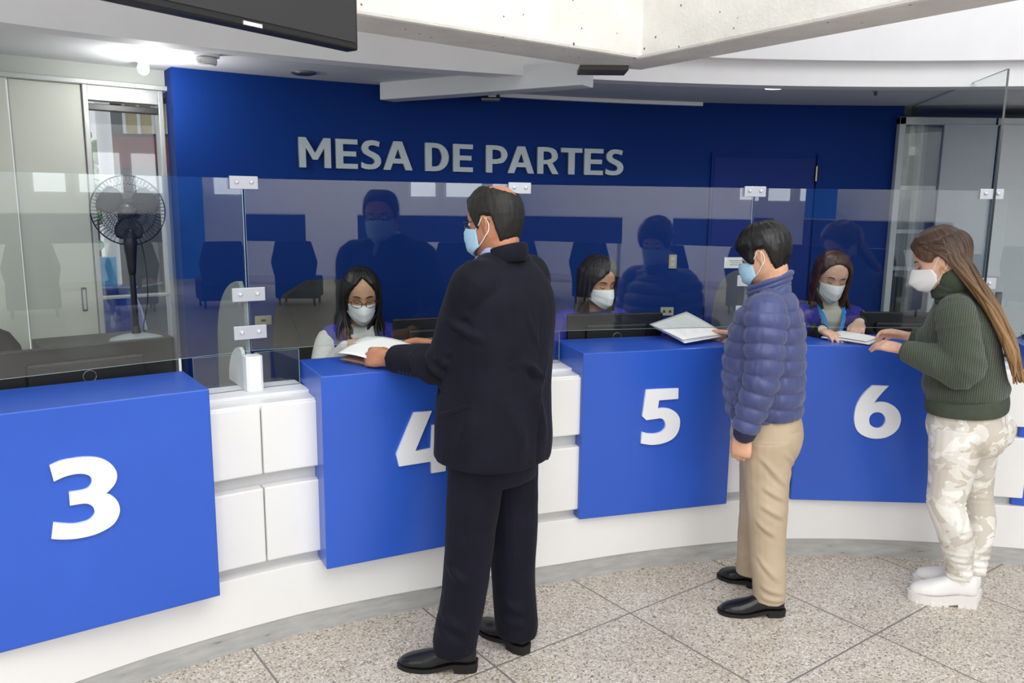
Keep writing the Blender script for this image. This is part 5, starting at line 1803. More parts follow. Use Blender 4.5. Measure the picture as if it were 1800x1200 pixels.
    def th(u, z):
        au = np.abs((u + np.pi) % (2 * np.pi) - np.pi)
        line = np.interp(au, [0, 0.45, 0.75, 0.95, 1.15, 1.30, 1.40, 1.50, 1.84, 2.02, 2.4, math.pi], [0.048, 0.040, 0.022, -0.005, -0.035, -0.035, -0.01, 0.014, 0.012, -0.050, -0.090, -0.10])
        full = np.interp(z, [-0.10, -0.05, 0.0, 0.05, 0.12], [0.007, 0.014, 0.020, 0.024, 0.019])
        t = np.clip((z - line) / 0.014, -1, 1)
        return np.where(t > 0, full * t ** 0.6, -0.008)
    mb = MB(); head.shell(mb, th, seed=5.0, rough=0.003)
    mb.build('hair', HM, root, smooth=True)
    mask_patch(head, 'face_mask', root, MAT_SURG, 'pleat', top=-0.012, chin=-0.120, strap_mat=MAT_LOOP)
    face_bits(head, root, SK, HM, MAT_LASH, 'open')
    return root


man_in_jacket()


# ---------------- the long-haired woman
def woman_customer():
    root = thing('person', 'long-haired woman in green knit jumper, pale camouflage trousers and white boots at box 6', 'person', (1.95, 3.35, 0))
    SK = skin('skin_light', '#e3b69e')
    head = Head((1.772, 3.370, 1.490), 150, 24, 0, 0.97)
    bl, hp = 148, 138
    F, L = heading(bl)
    shL, elL, wrL = V3(1.790, 3.235, 1.275), V3(1.818, 3.185, 1.060), V3(1.632, 3.335, 1.112)
    shR, elR, wrR = V3(1.965, 3.500, 1.275), V3(1.975, 3.530, 1.080), V3(1.808, 3.630, 1.118)
    tor = [(1.945, 3.360, 0.865, 0.182, 0.152, hp), (1.938, 3.361, 0.93, 0.180, 0.152, hp), (1.915, 3.364, 1.04, 0.165, 0.150, 142), (1.892, 3.366, 1.14, 0.162, 0.150, bl), (1.880, 3.368, 1.22, 0.168, 0.135, bl), (1.872, 3.368, 1.29, 0.148, 0.105, bl), (1.858, 3.369, 1.335, 0.090, 0.078, bl), (1.845, 3.370, 1.36, 0.068, 0.068, bl)]
    hipL, hipR = V3(1.880, 3.295, 0.80), V3(2.012, 3.430, 0.80)
    kL, aL = V3(1.848, 3.262, 0.455), V3(1.945, 3.285, 0.14)
    kR, aR = V3(2.045, 3.395, 0.455), V3(2.045, 3.345, 0.14)
    mb = MB()
    head.add_to(mb)
    neck_tube(mb, V3(1.853, 3.369, 1.32), head, 0.056, 0.050)
    torso(mb, shrink(tor, 0.05))
    for s, e, w in ((shL, elL, wrL), (shR, elR, wrR)):
        tube(mb, [s, s * 0.5 + e * 0.5, e, e * 0.5 + w * 0.5, w], [0.050, 0.043, 0.038, 0.034, 0.024], n=14)
    for h, k, a in ((hipL, kL, aL), (hipR, kR, aR)):
        tube(mb, [h + [0, 0, -0.02], h * 0.65 + k * 0.35, h * 0.25 + k * 0.75, k, k * 0.62 + a * 0.38 - heading(hp)[0] * 0.015, a + [0, 0, 0.05], a + [0, 0, -0.06]], [0.080, 0.074, 0.060, 0.054, 0.050, 0.036, 0.030], n=14)
    foot_shape(mb, (2.0, 3.268, 0), (1.80, 3.318, 0))
    foot_shape(mb, (2.035, 3.320, 0), (1.90, 3.465, 0))
    hand(mb, wrL, unit((-0.48, 0.86, 0.05)), unit((0.35, 0.20, -0.9)), (0.9, 0.3, 0.3), (10, 20, 14), 0.90, (0.9, 0.30, 0.05), 0.05)
    hand(mb, wrR, unit((-0.66, 0.72, 0.06)), unit((-0.45, -0.45, -0.75)), (-0.4, -0.5, 0.7), (24, 40, 28), 0.90, (0.9, 0.35, 0.25), 0.04)
    remesh('body', mb, 0.004, 3, SK, root)

    g = G('green_rib_knit')
    v = g.coord('Object')
    tc = g.n('ShaderNodeTexCoord')
    sx = g.n('ShaderNodeSeparateXYZ'); g.l(tc.outputs['Object'], sx.inputs[0])
    def mth(op, a, b=None):
        q = g.n('ShaderNodeMath', operation=op)
        for i, x in enumerate((a, b)):
            if x is None:
                continue
            if isinstance(x, (int, float)):
                q.inputs[i].default_value = x
            else:
                g.l(x, q.inputs[i])
        return q.outputs[0]
    nz = g.n('ShaderNodeTexNoise', Scale=12.0, Detail=3.0); g.l(v, nz.inputs['Vector'])
    along = mth('ADD', mth('MULTIPLY', sx.outputs[0], 0.85), mth('MULTIPLY', sx.outputs[1], -0.5))
    rib = mth('SINE', mth('ADD', mth('MULTIPLY', along, 780.0), mth('MULTIPLY', nz.outputs['Fac'], 5.0)))
    row = mth('SINE', mth('MULTIPLY', sx.outputs[2], 620.0))
    hgt = mth('ADD', mth('MULTIPLY', rib, 0.6), mth('MULTIPLY', mth('MULTIPLY', rib, row), 0.5))
    fac = mth('ADD', mth('MULTIPLY', hgt, 0.28), 0.55)
    g.l(g.ramp(fac, [(0.1, srgb('#20271f')), (0.45, srgb('#41493c')), (0.9, srgb('#5d6654'))]), g.b.inputs['Base Color'])
    g.b.inputs['Roughness'].default_value = 0.9
    g.b.inputs['Sheen Weight'].default_value = 0.2
    g.bump(hgt, 0.6, 0.004)
    KN = g.m
    RB = plain('green_knit_band', '#454c3e', 0.9, 0.1, 40, bump=0.3, bscale=160)
    mb = MB()
    torso(mb, tor, n=28)
    ellipsoid(mb, V3(1.80, 3.39, 1.145), (0.075, 0.095, 0.078))
    ellipsoid(mb, V3(1.875, 3.465, 1.145), (0.075, 0.09, 0.078))
    for s, e, w in ((shL, elL, wrL), (shR, elR, wrR)):
        d = unit(w - e)
        ins = s + (V3(1.87, 3.37, 1.29) - s) * 0.4
        tube(mb, [ins, s, s * 0.55 + e * 0.45, e, e + d * 0.07, w - d * 0.045, w - d * 0.006], [0.070, 0.076, 0.078, 0.078, 0.074, 0.052, 0.038], n=20, sub=6, dome=False)
    nb = V3(1.870, 3.368, 1.280)
    tube(mb, [shL, shL * 0.5 + nb * 0.5 + [0, 0, 0.012], nb, shR * 0.5 + nb * 0.5 + [0, 0, 0.012], shR], [0.064, 0.070, 0.082, 0.070, 0.064], n=18, sub=4)

    def wk(co, no):
        d = 0.004 * fnoise(co, 7.0, 1.2) + 0.002 * fnoise(co, 16.0, 7.0)
        d += 0.010 * np.exp(-((co[:, 2] - 0.955) / 0.028) ** 2)       # blouse above the waistband
        d -= 0.006 * np.exp(-((co[:, 2] - 0.905) / 0.012) ** 2)
        for p, q in [((1.80, 3.12, 1.13), (1.88, 3.16, 1.07)), ((1.76, 3.16, 1.10), (1.84, 3.13, 1.02)), ((1.79, 3.16, 1.20), (1.86, 3.17, 1.15)), ((1.70, 3.22, 1.10), (1.74, 3.20, 1.04)), ((1.90, 3.22, 1.18), (1.93, 3.23, 1.05))]:
            d += fold(co, p, q, 0.016, 0.007)
        # dropped shoulder seam
        s0 = shL
        dd = unit(elL - shL)
        t = (co - s0) @ dd
        near = np.linalg.norm(co - (s0 + np.outer(np.clip(t, 0, 0.3), dd)), axis=1) < 0.10
        d += np.where(near, 0.004 * np.exp(-((t - 0.05) / 0.008) ** 2), 0)
        return d
    sw = remesh('knit_jumper', mb, 0.0058, 3, KN, root, wk)
    mb = MB()
    tube(mb, [V3(1.852, 3.369, 1.325), V3(1.838, 3.370, 1.365), head.w1(-0.022, 0, -0.100), head.w1(-0.022, 0, -0.072)], [0.076, 0.070, 0.069, 0.070], n=26, sub=3, dome=False)
    tube(mb, [V3(1.842, 3.370, 1.345), V3(1.832, 3.370, 1.380), head.w1(-0.022, 0, -0.090)], [0.079, 0.079, 0.074], n=26, sub=3, dome=False)
    mb.build('turtleneck', RB, sw, smooth=True)
    for s, e, w in ((shL, elL, wrL), (shR, elR, wrR)):
        d = unit(w - e)
        mb = MB(); tube(mb, [w - d * 0.055, w - d * 0.03, w - d * 0.002], [0.053, 0.046, 0.040], n=20, sub=3, dome=False); mb.build('cuff', RB, sw, smooth=True)
    # rib band at the hem
    mb = MB()
    torso(mb, [(1.947, 3.360, 0.852, 0.183, 0.153, hp), (1.945, 3.360, 0.875, 0.186, 0.156, hp), (1.940, 3.361, 0.915, 0.184, 0.154, hp)], n=40)
    mb.build('hem_band', RB, sw, smooth=True)

    g = G('pale_camouflage_denim')
    v = g.coord('Object', (1, 1, 1.25))
    n1 = g.n('ShaderNodeTexNoise', Scale=8.5, Detail=2.5, Distortion=0.9); g.l(v, n1.inputs['Vector'])
    n2 = g.n('ShaderNodeTexNoise', Scale=10.0, Detail=2.0, Distortion=0.7)
    g.l(g.coord('Object', (1, 1, 1.25), (0, 0, 0), (7.3, 2.1, 4.4)), n2.inputs['Vector'])
    base = g.ramp(n1.outputs['Fac'], [(0.0, srgb('#c9c0b3')), (0.45, srgb('#e4dfd6')), (0.57, srgb('#f3f0ea'))], 'CONSTANT')
    tan = g.ramp(n2.outputs['Fac'], [(0.0, (0, 0, 0)), (0.58, (1, 1, 1))], 'CONSTANT')
    mx = g.n('ShaderNodeMix', data_type='RGBA')
    g.l(tan, mx.inputs[0]); g.l(base, mx.inputs[6]); mx.inputs[7].default_value = (*srgb('#d3cbc0'), 1)
    g.l(mx.outputs[2], g.b.inputs['Base Color'])
    g.b.inputs['Roughness'].default_value = 0.85
    CM = g.m
    mb = MB()
    torso(mb, [(1.950, 3.357, 0.70, 0.160, 0.130, hp), (1.953, 3.357, 0.78, 0.178, 0.152, hp), (1.948, 3.360, 0.86, 0.168, 0.140, hp), (1.942, 3.362, 0.92, 0.155, 0.125, hp)])
    B = -heading(hp)[0]
    for s in (1, -1):
        ellipsoid(mb, V3(1.952, 3.358, 0.765) + B * 0.085 + heading(hp)[1] * s * 0.078, (0.092, 0.092, 0.095))
    for h, k, a in ((hipL, kL, aL), (hipR, kR, aR)):
        tube(mb, [h + [0, 0, -0.02], h * 0.65 + k * 0.35, h * 0.25 + k * 0.75, k, k * 0.62 + a * 0.38 - heading(hp)[0] * 0.015, a + [0, 0, 0.05], a + [0, 0, -0.02]], [0.108, 0.100, 0.082, 0.073, 0.069, 0.055, 0.052], n=20, sub=5, dome=False)

    def wp(co, no):
        d = 0.003 * fnoise(co, 8.0, 3.3) + 0.0015 * fnoise(co, 20.0, 5.0)
        z = co[:, 2]
        ang = np.arctan2(co[:, 1] - 3.33, co[:, 0] - 1.95)
        d += 0.0045 * np.sin(z * 260 + ang * 1.6) * np.exp(-((z - 0.47) / 0.035) ** 2) * np.clip(0.5 + fnoise(co, 9, 7.7), 0, 1)
        d += 0.005 * np.sin(z * 200 + ang * 2.2) * np.exp(-((z - 0.175) / 0.06) ** 2) * np.clip(0.6 + fnoise(co, 9, 1.3), 0, 1)
        return d
    remesh('camouflage_trousers', mb, 0.006, 3, CM, root, wp)
    BT = plain('white_boot_leather', '#eceae6', 0.45, 0.02)
    BS = plain('white_boot_sole', '#e6e4e0', 0.6, 0.02)
    for hl, to in (((2.020, 3.258, 0), (1.760, 3.325, 0)), ((2.058, 3.300, 0), (1.868, 3.490, 0))):
        shoe('boot', root, hl, to, BT, BS, 0.10, 0.082, 0.036, 0.016, 0.185, 2.4, lugs=True)
    # hair: cap plus long locks falling down the back
    HM = hair_mat('brown_to_honey_hair', '#2b1d16', '#553a2a', 75, 0.34, (1.20, 1.56, '#6a4a2f', '#b08a5e'))

    def th(u, z):
        au = np.abs((u + np.pi) % (2 * np.pi) - np.pi)
        line = np.interp(au, [0, 0.35, 0.7, 0.95, 1.15, 1.30, 1.45, 1.82, 2.0, math.pi], [0.072, 0.066, 0.045, 0.012, 0.0, -0.004, 0.010, 0.012, -0.06, -0.10])
        t = np.clip((z - line) / 0.015, -1, 1)
        return np.where(t > 0, 0.020 * t ** 0.6, -0.008)
    mb = MB(); head.shell(mb, th, seed=8.0, rough=0.002)
    rng = np.random.default_rng(5)
    back = -F
    for k in range(240):
        # root on the scalp near the parting, then over the side or back of the head and down
        side = rng.uniform(-1, 1)
        a0 = rng.uniform(-0.2, 1.0)
        # u angle where the lock leaves the head: side 1 -> left temple, 0 -> nape
        uo = math.pi - side * (math.pi - 1.80)
        z_exit = np.interp(abs(side), [0, 0.6, 1.0], [-0.07, -0.055, -0.03])
        r0 = V3(0.062 - 0.10 * (1 - abs(side)) - 0.03 * rng.uniform(0, 1.0), 0.010 * np.sign(side), 0.104)
        top = head_surf(np.array([uo]), np.array([0.072]))[0] * np.array([1.13, 1.13, 1.0]) + V3(0.012 * (abs(side) > 0.6), 0, 0)
        mid = head_surf(np.array([uo]), np.array([0.015]))[0] * 1.24
        low = head_surf(np.array([uo]), np.array([z_exit]))[0] * np.array([1.3, 1.32, 1.0]) + V3(-0.008, 0, -0.012)
        wtop, wmid, wlow = head.w(top), head.w(mid), head.w(low)
        # hanging part follows the back of the jumper
        lat = side * 0.085 + rng.normal() * 0.012
        bk1 = V3(1.875, 3.368, 1.27) + back * (0.130 + rng.uniform(-0.012, 0.022)) + L * lat * 1.3
        bk2 = V3(1.895, 3.368, 1.14) + back * (0.178 + rng.uniform(-0.012, 0.022)) + L * lat * 1.25
        end = V3(1.925, 3.362, 1.0) + back * (0.190 + rng.uniform(-0.012, 0.028)) + L * lat * 1.1
        end = bk2 + (end - bk2) * rng.uniform(0.45, 1.05)
        wtop2 = head.w(head_surf(np.array([uo]), np.array([rng.uniform(0.088, 0.108)]))[0] * 1.02)
        wtop = head.w(head_surf(np.array([uo]), np.array([0.060]))[0] * 1.19)
        Q = [wtop2, wtop, wmid, wlow, wlow * 0.5 + bk1 * 0.5 + back * 0.008, bk1, bk2, end]
        r = rng.uniform(0.0065, 0.0115)
        mb.next_tone = float(rng.uniform(0, 1))
        R = [(r * q, r * q * 0.55) for q in (0.3, 0.8, 1.0, 1.0, 1.0, 1.05, 1.0, 0.35)]
        tube(mb, Q, R, n=8, sub=5)
    for k in range(84):      # locks combed back from the hairline over the ears
        sg = 1 if k % 3 else -1
        q = rng.uniform(0.25, 1.15)
        mb.next_tone = float(rng.uniform(0, 1))
        hs = lambda u, z, f: head.w(head_surf(np.array([u * sg]), np.array([z]))[0] * f)
        zz = rng.uniform(-0.012, 0.012)
        p0 = hs(q, np.interp(q, [0.25, 0.7, 1.15], [0.085, 0.056, 0.022]) + 0.004, 1.03)
        p1 = hs(q * 0.45 + 0.85, 0.062 + 2 * zz - 0.012 * q, 1.150)
        p2 = hs(1.62 + 0.1 * rng.normal(), 0.042 + zz - 0.012 * q, 1.225)
        p3 = hs(2.05 + 0.1 * rng.normal(), -0.012 + zz, 1.29)
        lat = sg * rng.uniform(0.55, 1.0) * 0.085
        b1 = V3(1.875, 3.368, 1.27) + back * (0.128 + rng.uniform(-0.012, 0.02)) + L * lat * 1.35
        b2 = V3(1.895, 3.368, 1.14) + back * (0.176 + rng.uniform(-0.012, 0.02)) + L * lat * 1.3
        e_ = b2 + (V3(1.925, 3.362, 1.0) + back * 0.19 + L * lat * 1.1 - b2) * rng.uniform(0.3, 0.9)
        w_ = p3 * 0.45 + b1 * 0.55 + back * 0.006
        r = rng.uniform(0.005, 0.010)
        tube(mb, [p0, p1, p2, p3, w_, b1, b2, e_], [(r * f, r * f * 0.6) for f in (0.3, 0.9, 1, 1, 1, 1, 0.9, 0.3)], n=8, sub=5)
    mb.build('long_hair', HM, root, smooth=True)
    mask_patch(head, 'face_mask', root, MAT_MASK, 'cup', top=-0.008, chin=-0.124, peak=0.145, strap_mat=MAT_LOOP)
    face_bits(head, root, SK, plain('brown_brow', '#3a261b', 0.7), MAT_LASH, 'down')
    mb = MB()
    c = head.w1(0.0, 0.082, -0.050)
    P = [c + head.F * 0.010 * math.cos(q) + head.U * 0.012 * math.sin(q) for q in np.linspace(0, 2 * math.pi, 20)]
    tube(mb, P, [0.0018] * 20, n=8, sub=1, dome=False)
    mb.build('earring', plain('gold', '#d0a24c', 0.25, metal=0.9), root, smooth=True)
    return root


woman_customer()
# ---------------- clerks seated behind the glass
VEST = plain('royal_blue_vest', '#2b2a9a', 0.7, 0.08, 12)
KNITW = plain('white_knit', '#d9d8d4', 0.85, 0.05, 60, bump=0.3, bscale=200)
CREAM = plain('cream_knit', '#d6d1c4', 0.85, 0.05, 60, bump=0.3, bscale=200)
DARKT = plain('dark_trousers', '#1b1c22', 0.85, 0.08)


def clerk(label, SK, head, neck, bl, pelvis, shL, elL, wrL, shR, elR, wrR, handL, handR, shirt, collar_r=None, width=0.165, knee_fw=0.42):
    root = thing('person', label, 'person', (pelvis[0], pelvis[1], 0.085))
    F, L = heading(bl)
    neck, pelvis = np.asarray(neck, float), np.asarray(pelvis, float)
    ch = neck * 0.62 + pelvis * 0.38 + [0, 0, 0.0]
    wa = neck * 0.30 + pelvis * 0.70
    rings = [(*pelvis, 0.165, 0.130, bl), (*(pelvis * 0.85 + neck * 0.15), 0.165, 0.128, bl), (*wa, 0.150, 0.118, bl), (*ch, width - 0.005, 0.118, bl), (*(neck + [0, 0, -0.075]), width - 0.005, 0.095, bl), (*(neck + [0, 0, -0.025]), 0.105, 0.072, bl), (*neck, 0.062, 0.060, bl)]
    mb = MB()
    head.add_to(mb)
    neck_tube(mb, neck + V3(0, 0, -0.02), head, 0.054, 0.048)
    torso(mb, shrink(rings, 0.022))
    for s, e, w in ((shL, elL, wrL), (shR, elR, wrR)):
        s, e, w = map(np.array, (s, e, w))
        tube(mb, [s, s * 0.5 + e * 0.5, e, e * 0.5 + w * 0.5, w], [0.046, 0.040, 0.035, 0.031, 0.022], n=12)
    legs = []
    for sgn in (1, -1):
        h = pelvis + L * 0.085 * sgn
        k = h + F * knee_fw * 0.92 + L * 0.02 * sgn + V3(0, 0, -0.02)
        a = k + F * 0.02 + V3(0, 0, 0.16 - k[2])
        legs.append((h, k, a))
        tube(mb, [h, h * 0.5 + k * 0.5, k, k * 0.5 + a * 0.5, a], [0.075, 0.064, 0.048, 0.046, 0.034], n=12)
        tube(mb, [a + [0, 0, -0.03], a + F * 0.08 + [0, 0, -0.045], a + F * 0.16 + [0, 0, -0.055]], [0.032, 0.03, 0.02], n=10)
    for (d, n, t, curl, th), w in ((handL, wrL), (handR, wrR)):
        hand(mb, w, d, n, t, curl, 0.88, th, 0.05)
    remesh('body', mb, 0.0045, 3, SK, root)
    mb = MB()
    torso(mb, shrink(rings, -0.004)[1:])
    tube(mb, [np.array(shL), neck + V3(0, 0, -0.05), np.array(shR)], [0.056, 0.068, 0.056], n=16, sub=4)
    for s, e, w in ((shL, elL, wrL), (shR, elR, wrR)):
        s, e, w = map(np.array, (s, e, w))
        d = unit(w - e)
        tube(mb, [s + (neck - s) * 0.25 + [0, 0, -0.03], s, s * 0.5 + e * 0.5, e, e * 0.5 + w * 0.5, w - d * 0.01], [0.056, 0.060, 0.056, 0.052, 0.046, 0.033], n=16, sub=4)
    if collar_r:
        tube(mb, [neck + V3(0, 0, -0.03), head.w1(-0.020, 0, -0.105), head.w1(-0.020, 0, -0.088)], [0.066, collar_r, collar_r], n=20, sub=3, dome=False)
    sh = remesh('shirt', mb, 0.006, 3, shirt, root, lambda co, no: 0.003 * fnoise(co, 11, 3.0) + 0.0015 * fnoise(co, 26, 1.0))
    # sleeveless vest, open at the front in a V
    mb = MB()
    torso(mb, shrink(rings, -0.014)[1:-1])
    tube(mb, [np.array(shL) * 0.86 + neck * 0.14, neck + V3(0, 0, -0.055), np.array(shR) * 0.86 + neck * 0.14], [0.066, 0.075, 0.066], n=16, sub=4)

    def vee(co, no):
        p = co - neck
        f = p @ F
        l = np.abs(p @ L)
        z = p[:, 2]
        inside = (f > 0.0) & (l < 0.028 + 0.26 * np.clip(z + 0.20, 0, 0.3)) & (z > -0.36)
        return np.where(inside, -0.035, 0.0) + 0.003 * fnoise(co, 9, 5.0)
    v = remesh('vest', mb, 0.006, 3, VEST, root, vee)
    mb = MB()
    for h, k, a in legs:
        tube(mb, [h, h * 0.5 + k * 0.5, k, k * 0.5 + a * 0.5, a + [0, 0, -0.04]], [0.095, 0.082, 0.066, 0.058, 0.052], n=16, dome=True)
    torso(mb, shrink(rings, -0.006)[:2])
    remesh('trousers', mb, 0.009, 3, DARKT, root)
    for h, k, a in legs:
        mb = MB()
        b = a.copy()
        tube(mb, [b - F * 0.04 + [0, 0, -0.045], b + F * 0.06 + [0, 0, -0.045], b + F * 0.15 + [0, 0, -0.052], b + F * 0.20 + [0, 0, -0.058]], [(0.036, 0.030), (0.042, 0.030), (0.042, 0.022), (0.024, 0.012)], xdir=L, n=14, sub=3)
        mb.build('shoe', MAT_BLACK_LEATHER, root, smooth=True)
    return root, F, L, v, rings


def arc_pt(th, off, z):
    return arc(th, off, z, False)


# clerk with glasses
h1 = Head((-0.712, 3.775, 1.268), -72, 14, 0, 0.96)
r1, F1, L1, v1, _ = clerk('clerk with long black hair and glasses in a blue vest, seated behind box 4', skin('skin_olive', '#cd9f80'), h1, V3(-0.725, 3.83, 1.115), -68, arc_pt(-27.6, 0.80, 0.60),
    (-0.590, 3.885, 1.05), (-0.50, 3.80, 0.84), (-0.56, 3.62, 0.83), (-0.868, 3.770, 1.05), (-0.895, 3.620, 0.87), (-0.735, 3.535, 1.065),
    (unit((-0.3, -0.9, -0.1)), (0, 0, -1), (-1, 0, 0), (12, 18, 12), (0.8, 0.5, 0.1)),
    (unit((0.75, -0.40, 0.12)), unit((0.2, 0.75, -0.55)), (0.1, -0.2, 1), (45, 60, 40), (0.85, 0.3, 0.4)), KNITW)
HM1 = hair_mat('black_long_hair', '#0a0807', '#231d1b', 55, 0.4)
def th1(u, z):
    au = np.abs((u + np.pi) % (2 * np.pi) - np.pi)
    line = np.interp(au, [0, 0.12, 0.30, 0.55, 0.80, 1.0, 1.15, 1.35, 1.6, math.pi], [0.098, 0.092, 0.080, 0.060, 0.034, 0.004, -0.04, -0.075, -0.10, -0.11])
    t = np.clip((z - line) / 0.014, -1, 1)
    return np.where(t > 0, 0.016 * t ** 0.6, -0.008)
def drape(head, F, L, neck, n, r, seed, length, side_out=0.10, front=0.07, spread=0.6):
    """locks that fall from the sides of the head in front of and behind the shoulders"""
    rng = np.random.default_rng(seed)
    mb = MB()
    n, r = int(n * 1.8), r * 0.68
    for k in range(n):
        mb.next_tone = float(rng.uniform(0, 1))
        sg = 1 if k % 2 else -1
        a = rng.uniform(0, 1)
        u = sg * (1.15 + 1.9 * a)
        top = head.w(head_surf(np.array([u]), np.array([0.070]))[0] * np.array([1.12, 1.14, 1]))
        mid = head.w(head_surf(np.array([u]), np.array([0.005]))[0] * 1.20)
        low = head.w(head_surf(np.array([u]), np.array([-0.06]))[0] * np.array([1.2, 1.36, 1]) + V3(0, 0, -0.02))
        fr = front * (1 - 1.9 * a)
        e1 = np.asarray(neck) + L * sg * (0.078 + 0.03 * rng.normal() * spread) + F * fr + V3(0, 0, -0.02)
        e2 = np.asarray(neck) + L * sg * (side_out + 0.025 * rng.normal() * spread) + F * (fr + 0.045 * (1 if fr > 0 else -0.4)) + V3(0, 0, -length * rng.uniform(0.6, 1.0))
        root_ = head.w1(0.045 - 0.07 * a, sg * 0.008, 0.112)
        Q = [root_, top, mid, low, e1, e1 * 0.5 + e2 * 0.5 + F * 0.01, e2]
        q = rng.uniform(0.8, 1.2) * r
        tube(mb, Q, [(q * f, q * f * 0.6) for f in (0.5, 0.9, 1, 1, 1, 0.9, 0.25)], n=8, sub=4)
    return mb
mb = drape(h1, F1, L1, V3(-0.725, 3.83, 1.115), 64, 0.014, 3, 0.24, 0.10, 0.085)
mb.next_tone = 0.5; h1.shell(mb, th1, seed=3.0, rough=0.002)
mb.build('long_hair', HM1, r1, smooth=True)
mask_patch(h1, 'face_mask', r1, MAT_MASK, 'flat', top=-0.018, chin=-0.128, peak=0.132, strap_mat=MAT_LOOP)
face_bits(h1, r1, None, MAT_LASH, MAT_LASH, 'down')
spectacles(h1, r1, plain('tortoise_frame', '#4a2a22', 0.3, 0.2, 60), LENS, 0.024, 0.0185, -0.011, 0.0016)

# clerk behind box 5
h2 = Head((0.442, 4.165, 1.305), -58, 12, 0, 0.98)
r2, F2, L2, v2, _ = clerk('clerk with dark shoulder-length hair in a blue vest, seated behind the monitor on box 5', skin('skin_brown', '#c99878'), h2, V3(0.420, 4.225, 1.145), -76, arc_pt(-13.6, 0.92, 0.61),
    (0.580, 4.265, 1.085), (0.700, 4.120, 0.90), (0.795, 4.035, 1.080), (0.262, 4.185, 1.085), (0.200, 4.040, 0.88), (0.330, 3.930, 0.835),
    (unit((0.45, -0.80, 0.05)), unit((-0.3, 0.1, -0.9)), (-0.8, -0.3, 0.2), (35, 48, 30), (0.85, 0.35, 0.3)),
    (unit((0.4, -0.8, -0.1)), (0, 0, -1), (1, 0, 0), (12, 18, 12), (0.8, 0.5, 0.1)), VEST)
HM2 = hair_mat('dark_brown_hair', '#14100f', '#37302d', 55, 0.4)
def th2(u, z):
    au = np.abs((u + np.pi) % (2 * np.pi) - np.pi)
    side = ((u + np.pi) % (2 * np.pi) - np.pi)
    line = np.interp(au, [0, 0.25, 0.5, 0.80, 1.0, 1.15, 1.35, 1.6, math.pi], [0.080, 0.070, 0.050, 0.028, 0.0, -0.045, -0.075, -0.10, -0.11])
    line = line - 0.012 * (side < 0) * (au < 1.1)
    t = np.clip((z - line) / 0.014, -1, 1)
    return np.where(t > 0, 0.020 * t ** 0.6, -0.008)
mb = drape(h2, *heading(-64), V3(0.425, 4.215, 1.145), 60, 0.014, 9, 0.085, 0.092, 0.045)
mb.next_tone = 0.5; h2.shell(mb, th2, seed=6.0, rough=0.002)
mb.build('hair', HM2, r2, smooth=True)
mask_patch(h2, 'face_mask', r2, MAT_MASK, 'flat', top=-0.014, chin=-0.126, peak=0.134, strap_mat=MAT_LOOP)
face_bits(h2, r2, None, MAT_LASH, MAT_LASH, 'down')
for s in (1, -1):      # white lanyard strips
    mb = MB(); tube(mb, [V3(0.425, 4.215, 1.135) + L2 * 0.052 * s + F2 * 0.035, V3(0.425, 4.20, 1.02) + L2 * 0.03 * s + F2 * 0.118], [(0.008, 0.002)] * 2, xdir=L2, n=8, sub=1)
    mb.build('lanyard', plain('pale_lanyard', '#cfd8ee', 0.6), r2)

# clerk with lanyard behind box 6
h3 = Head((1.708, 4.322, 1.335), -93, 18, -5, 0.98)
r3, F3, L3, v3, _ = clerk('clerk with reddish-brown hair, white turtleneck and bright blue lanyard, seated behind box 6', skin('skin_fair', '#e4b9a2'), h3, V3(1.718, 4.385, 1.165), -90, arc_pt(0.9, 0.96, 0.61),
    (1.890, 4.395, 1.095), (1.935, 4.210, 0.925), (1.765, 4.070, 1.115), (1.555, 4.395, 1.095), (1.470, 4.180, 0.92), (1.530, 3.935, 1.095),
    (unit((-0.42, -0.88, -0.16)), unit((-0.05, -0.05, -1)), (-1, 0, 0), (26, 34, 20), (0.75, 0.45, 0.15)),
    (unit((0.25, -0.95, -0.10)), unit((0, 0, -1)), (1, 0.2, 0), (10, 16, 12), (0.75, 0.5, 0.1)), CREAM, 0.058)
HM3 = hair_mat('reddish_brown_hair', '#23130f', '#54291d', 55, 0.42)
def th3(u, z):
    au = np.abs((u + np.pi) % (2 * np.pi) - np.pi)
    line = np.interp(au, [0, 0.30, 0.6, 0.85, 1.05, 1.25, 1.40, 1.6, math.pi], [0.088, 0.084, 0.072, 0.048, 0.020, 0.0, -0.03, -0.09, -0.11])
    t = np.clip((z - line) / 0.014, -1, 1)
    return np.where(t > 0, 0.014 * t ** 0.6, -0.008)
mb = drape(h3, F3, L3, V3(1.718, 4.385, 1.165), 56, 0.013, 12, 0.26, 0.105, 0.06)
mb.next_tone = 0.5; h3.shell(mb, th3, seed=9.0, rough=0.002)
mb.build('long_hair', HM3, r3, smooth=True)
mask_patch(h3, 'face_mask', r3, MAT_MASK, 'flat', top=-0.016, chin=-0.128, peak=0.134, strap_mat=MAT_LOOP)
face_bits(h3, r3, None, plain('thin_brown_brow', '#4a2e22', 0.7), MAT_LASH, 'down')
LAN = plain('bright_blue_lanyard', '#2f8fe0', 0.5, 0.1, 60)
for s in (1, -1):
    mb = MB(); tube(mb, [V3(1.718, 4.375, 1.175) + L3 * 0.070 * s + F3 * 0.030, V3(1.712, 4.36, 1.10) + L3 * 0.048 * s + F3 * 0.108, V3(1.700, 4.34, 0.96) + L3 * 0.012 * s + F3 * 0.128], [(0.010, 0.002)] * 3, xdir=L3, n=8, sub=3)
    mb.build('lanyard', LAN, r3)
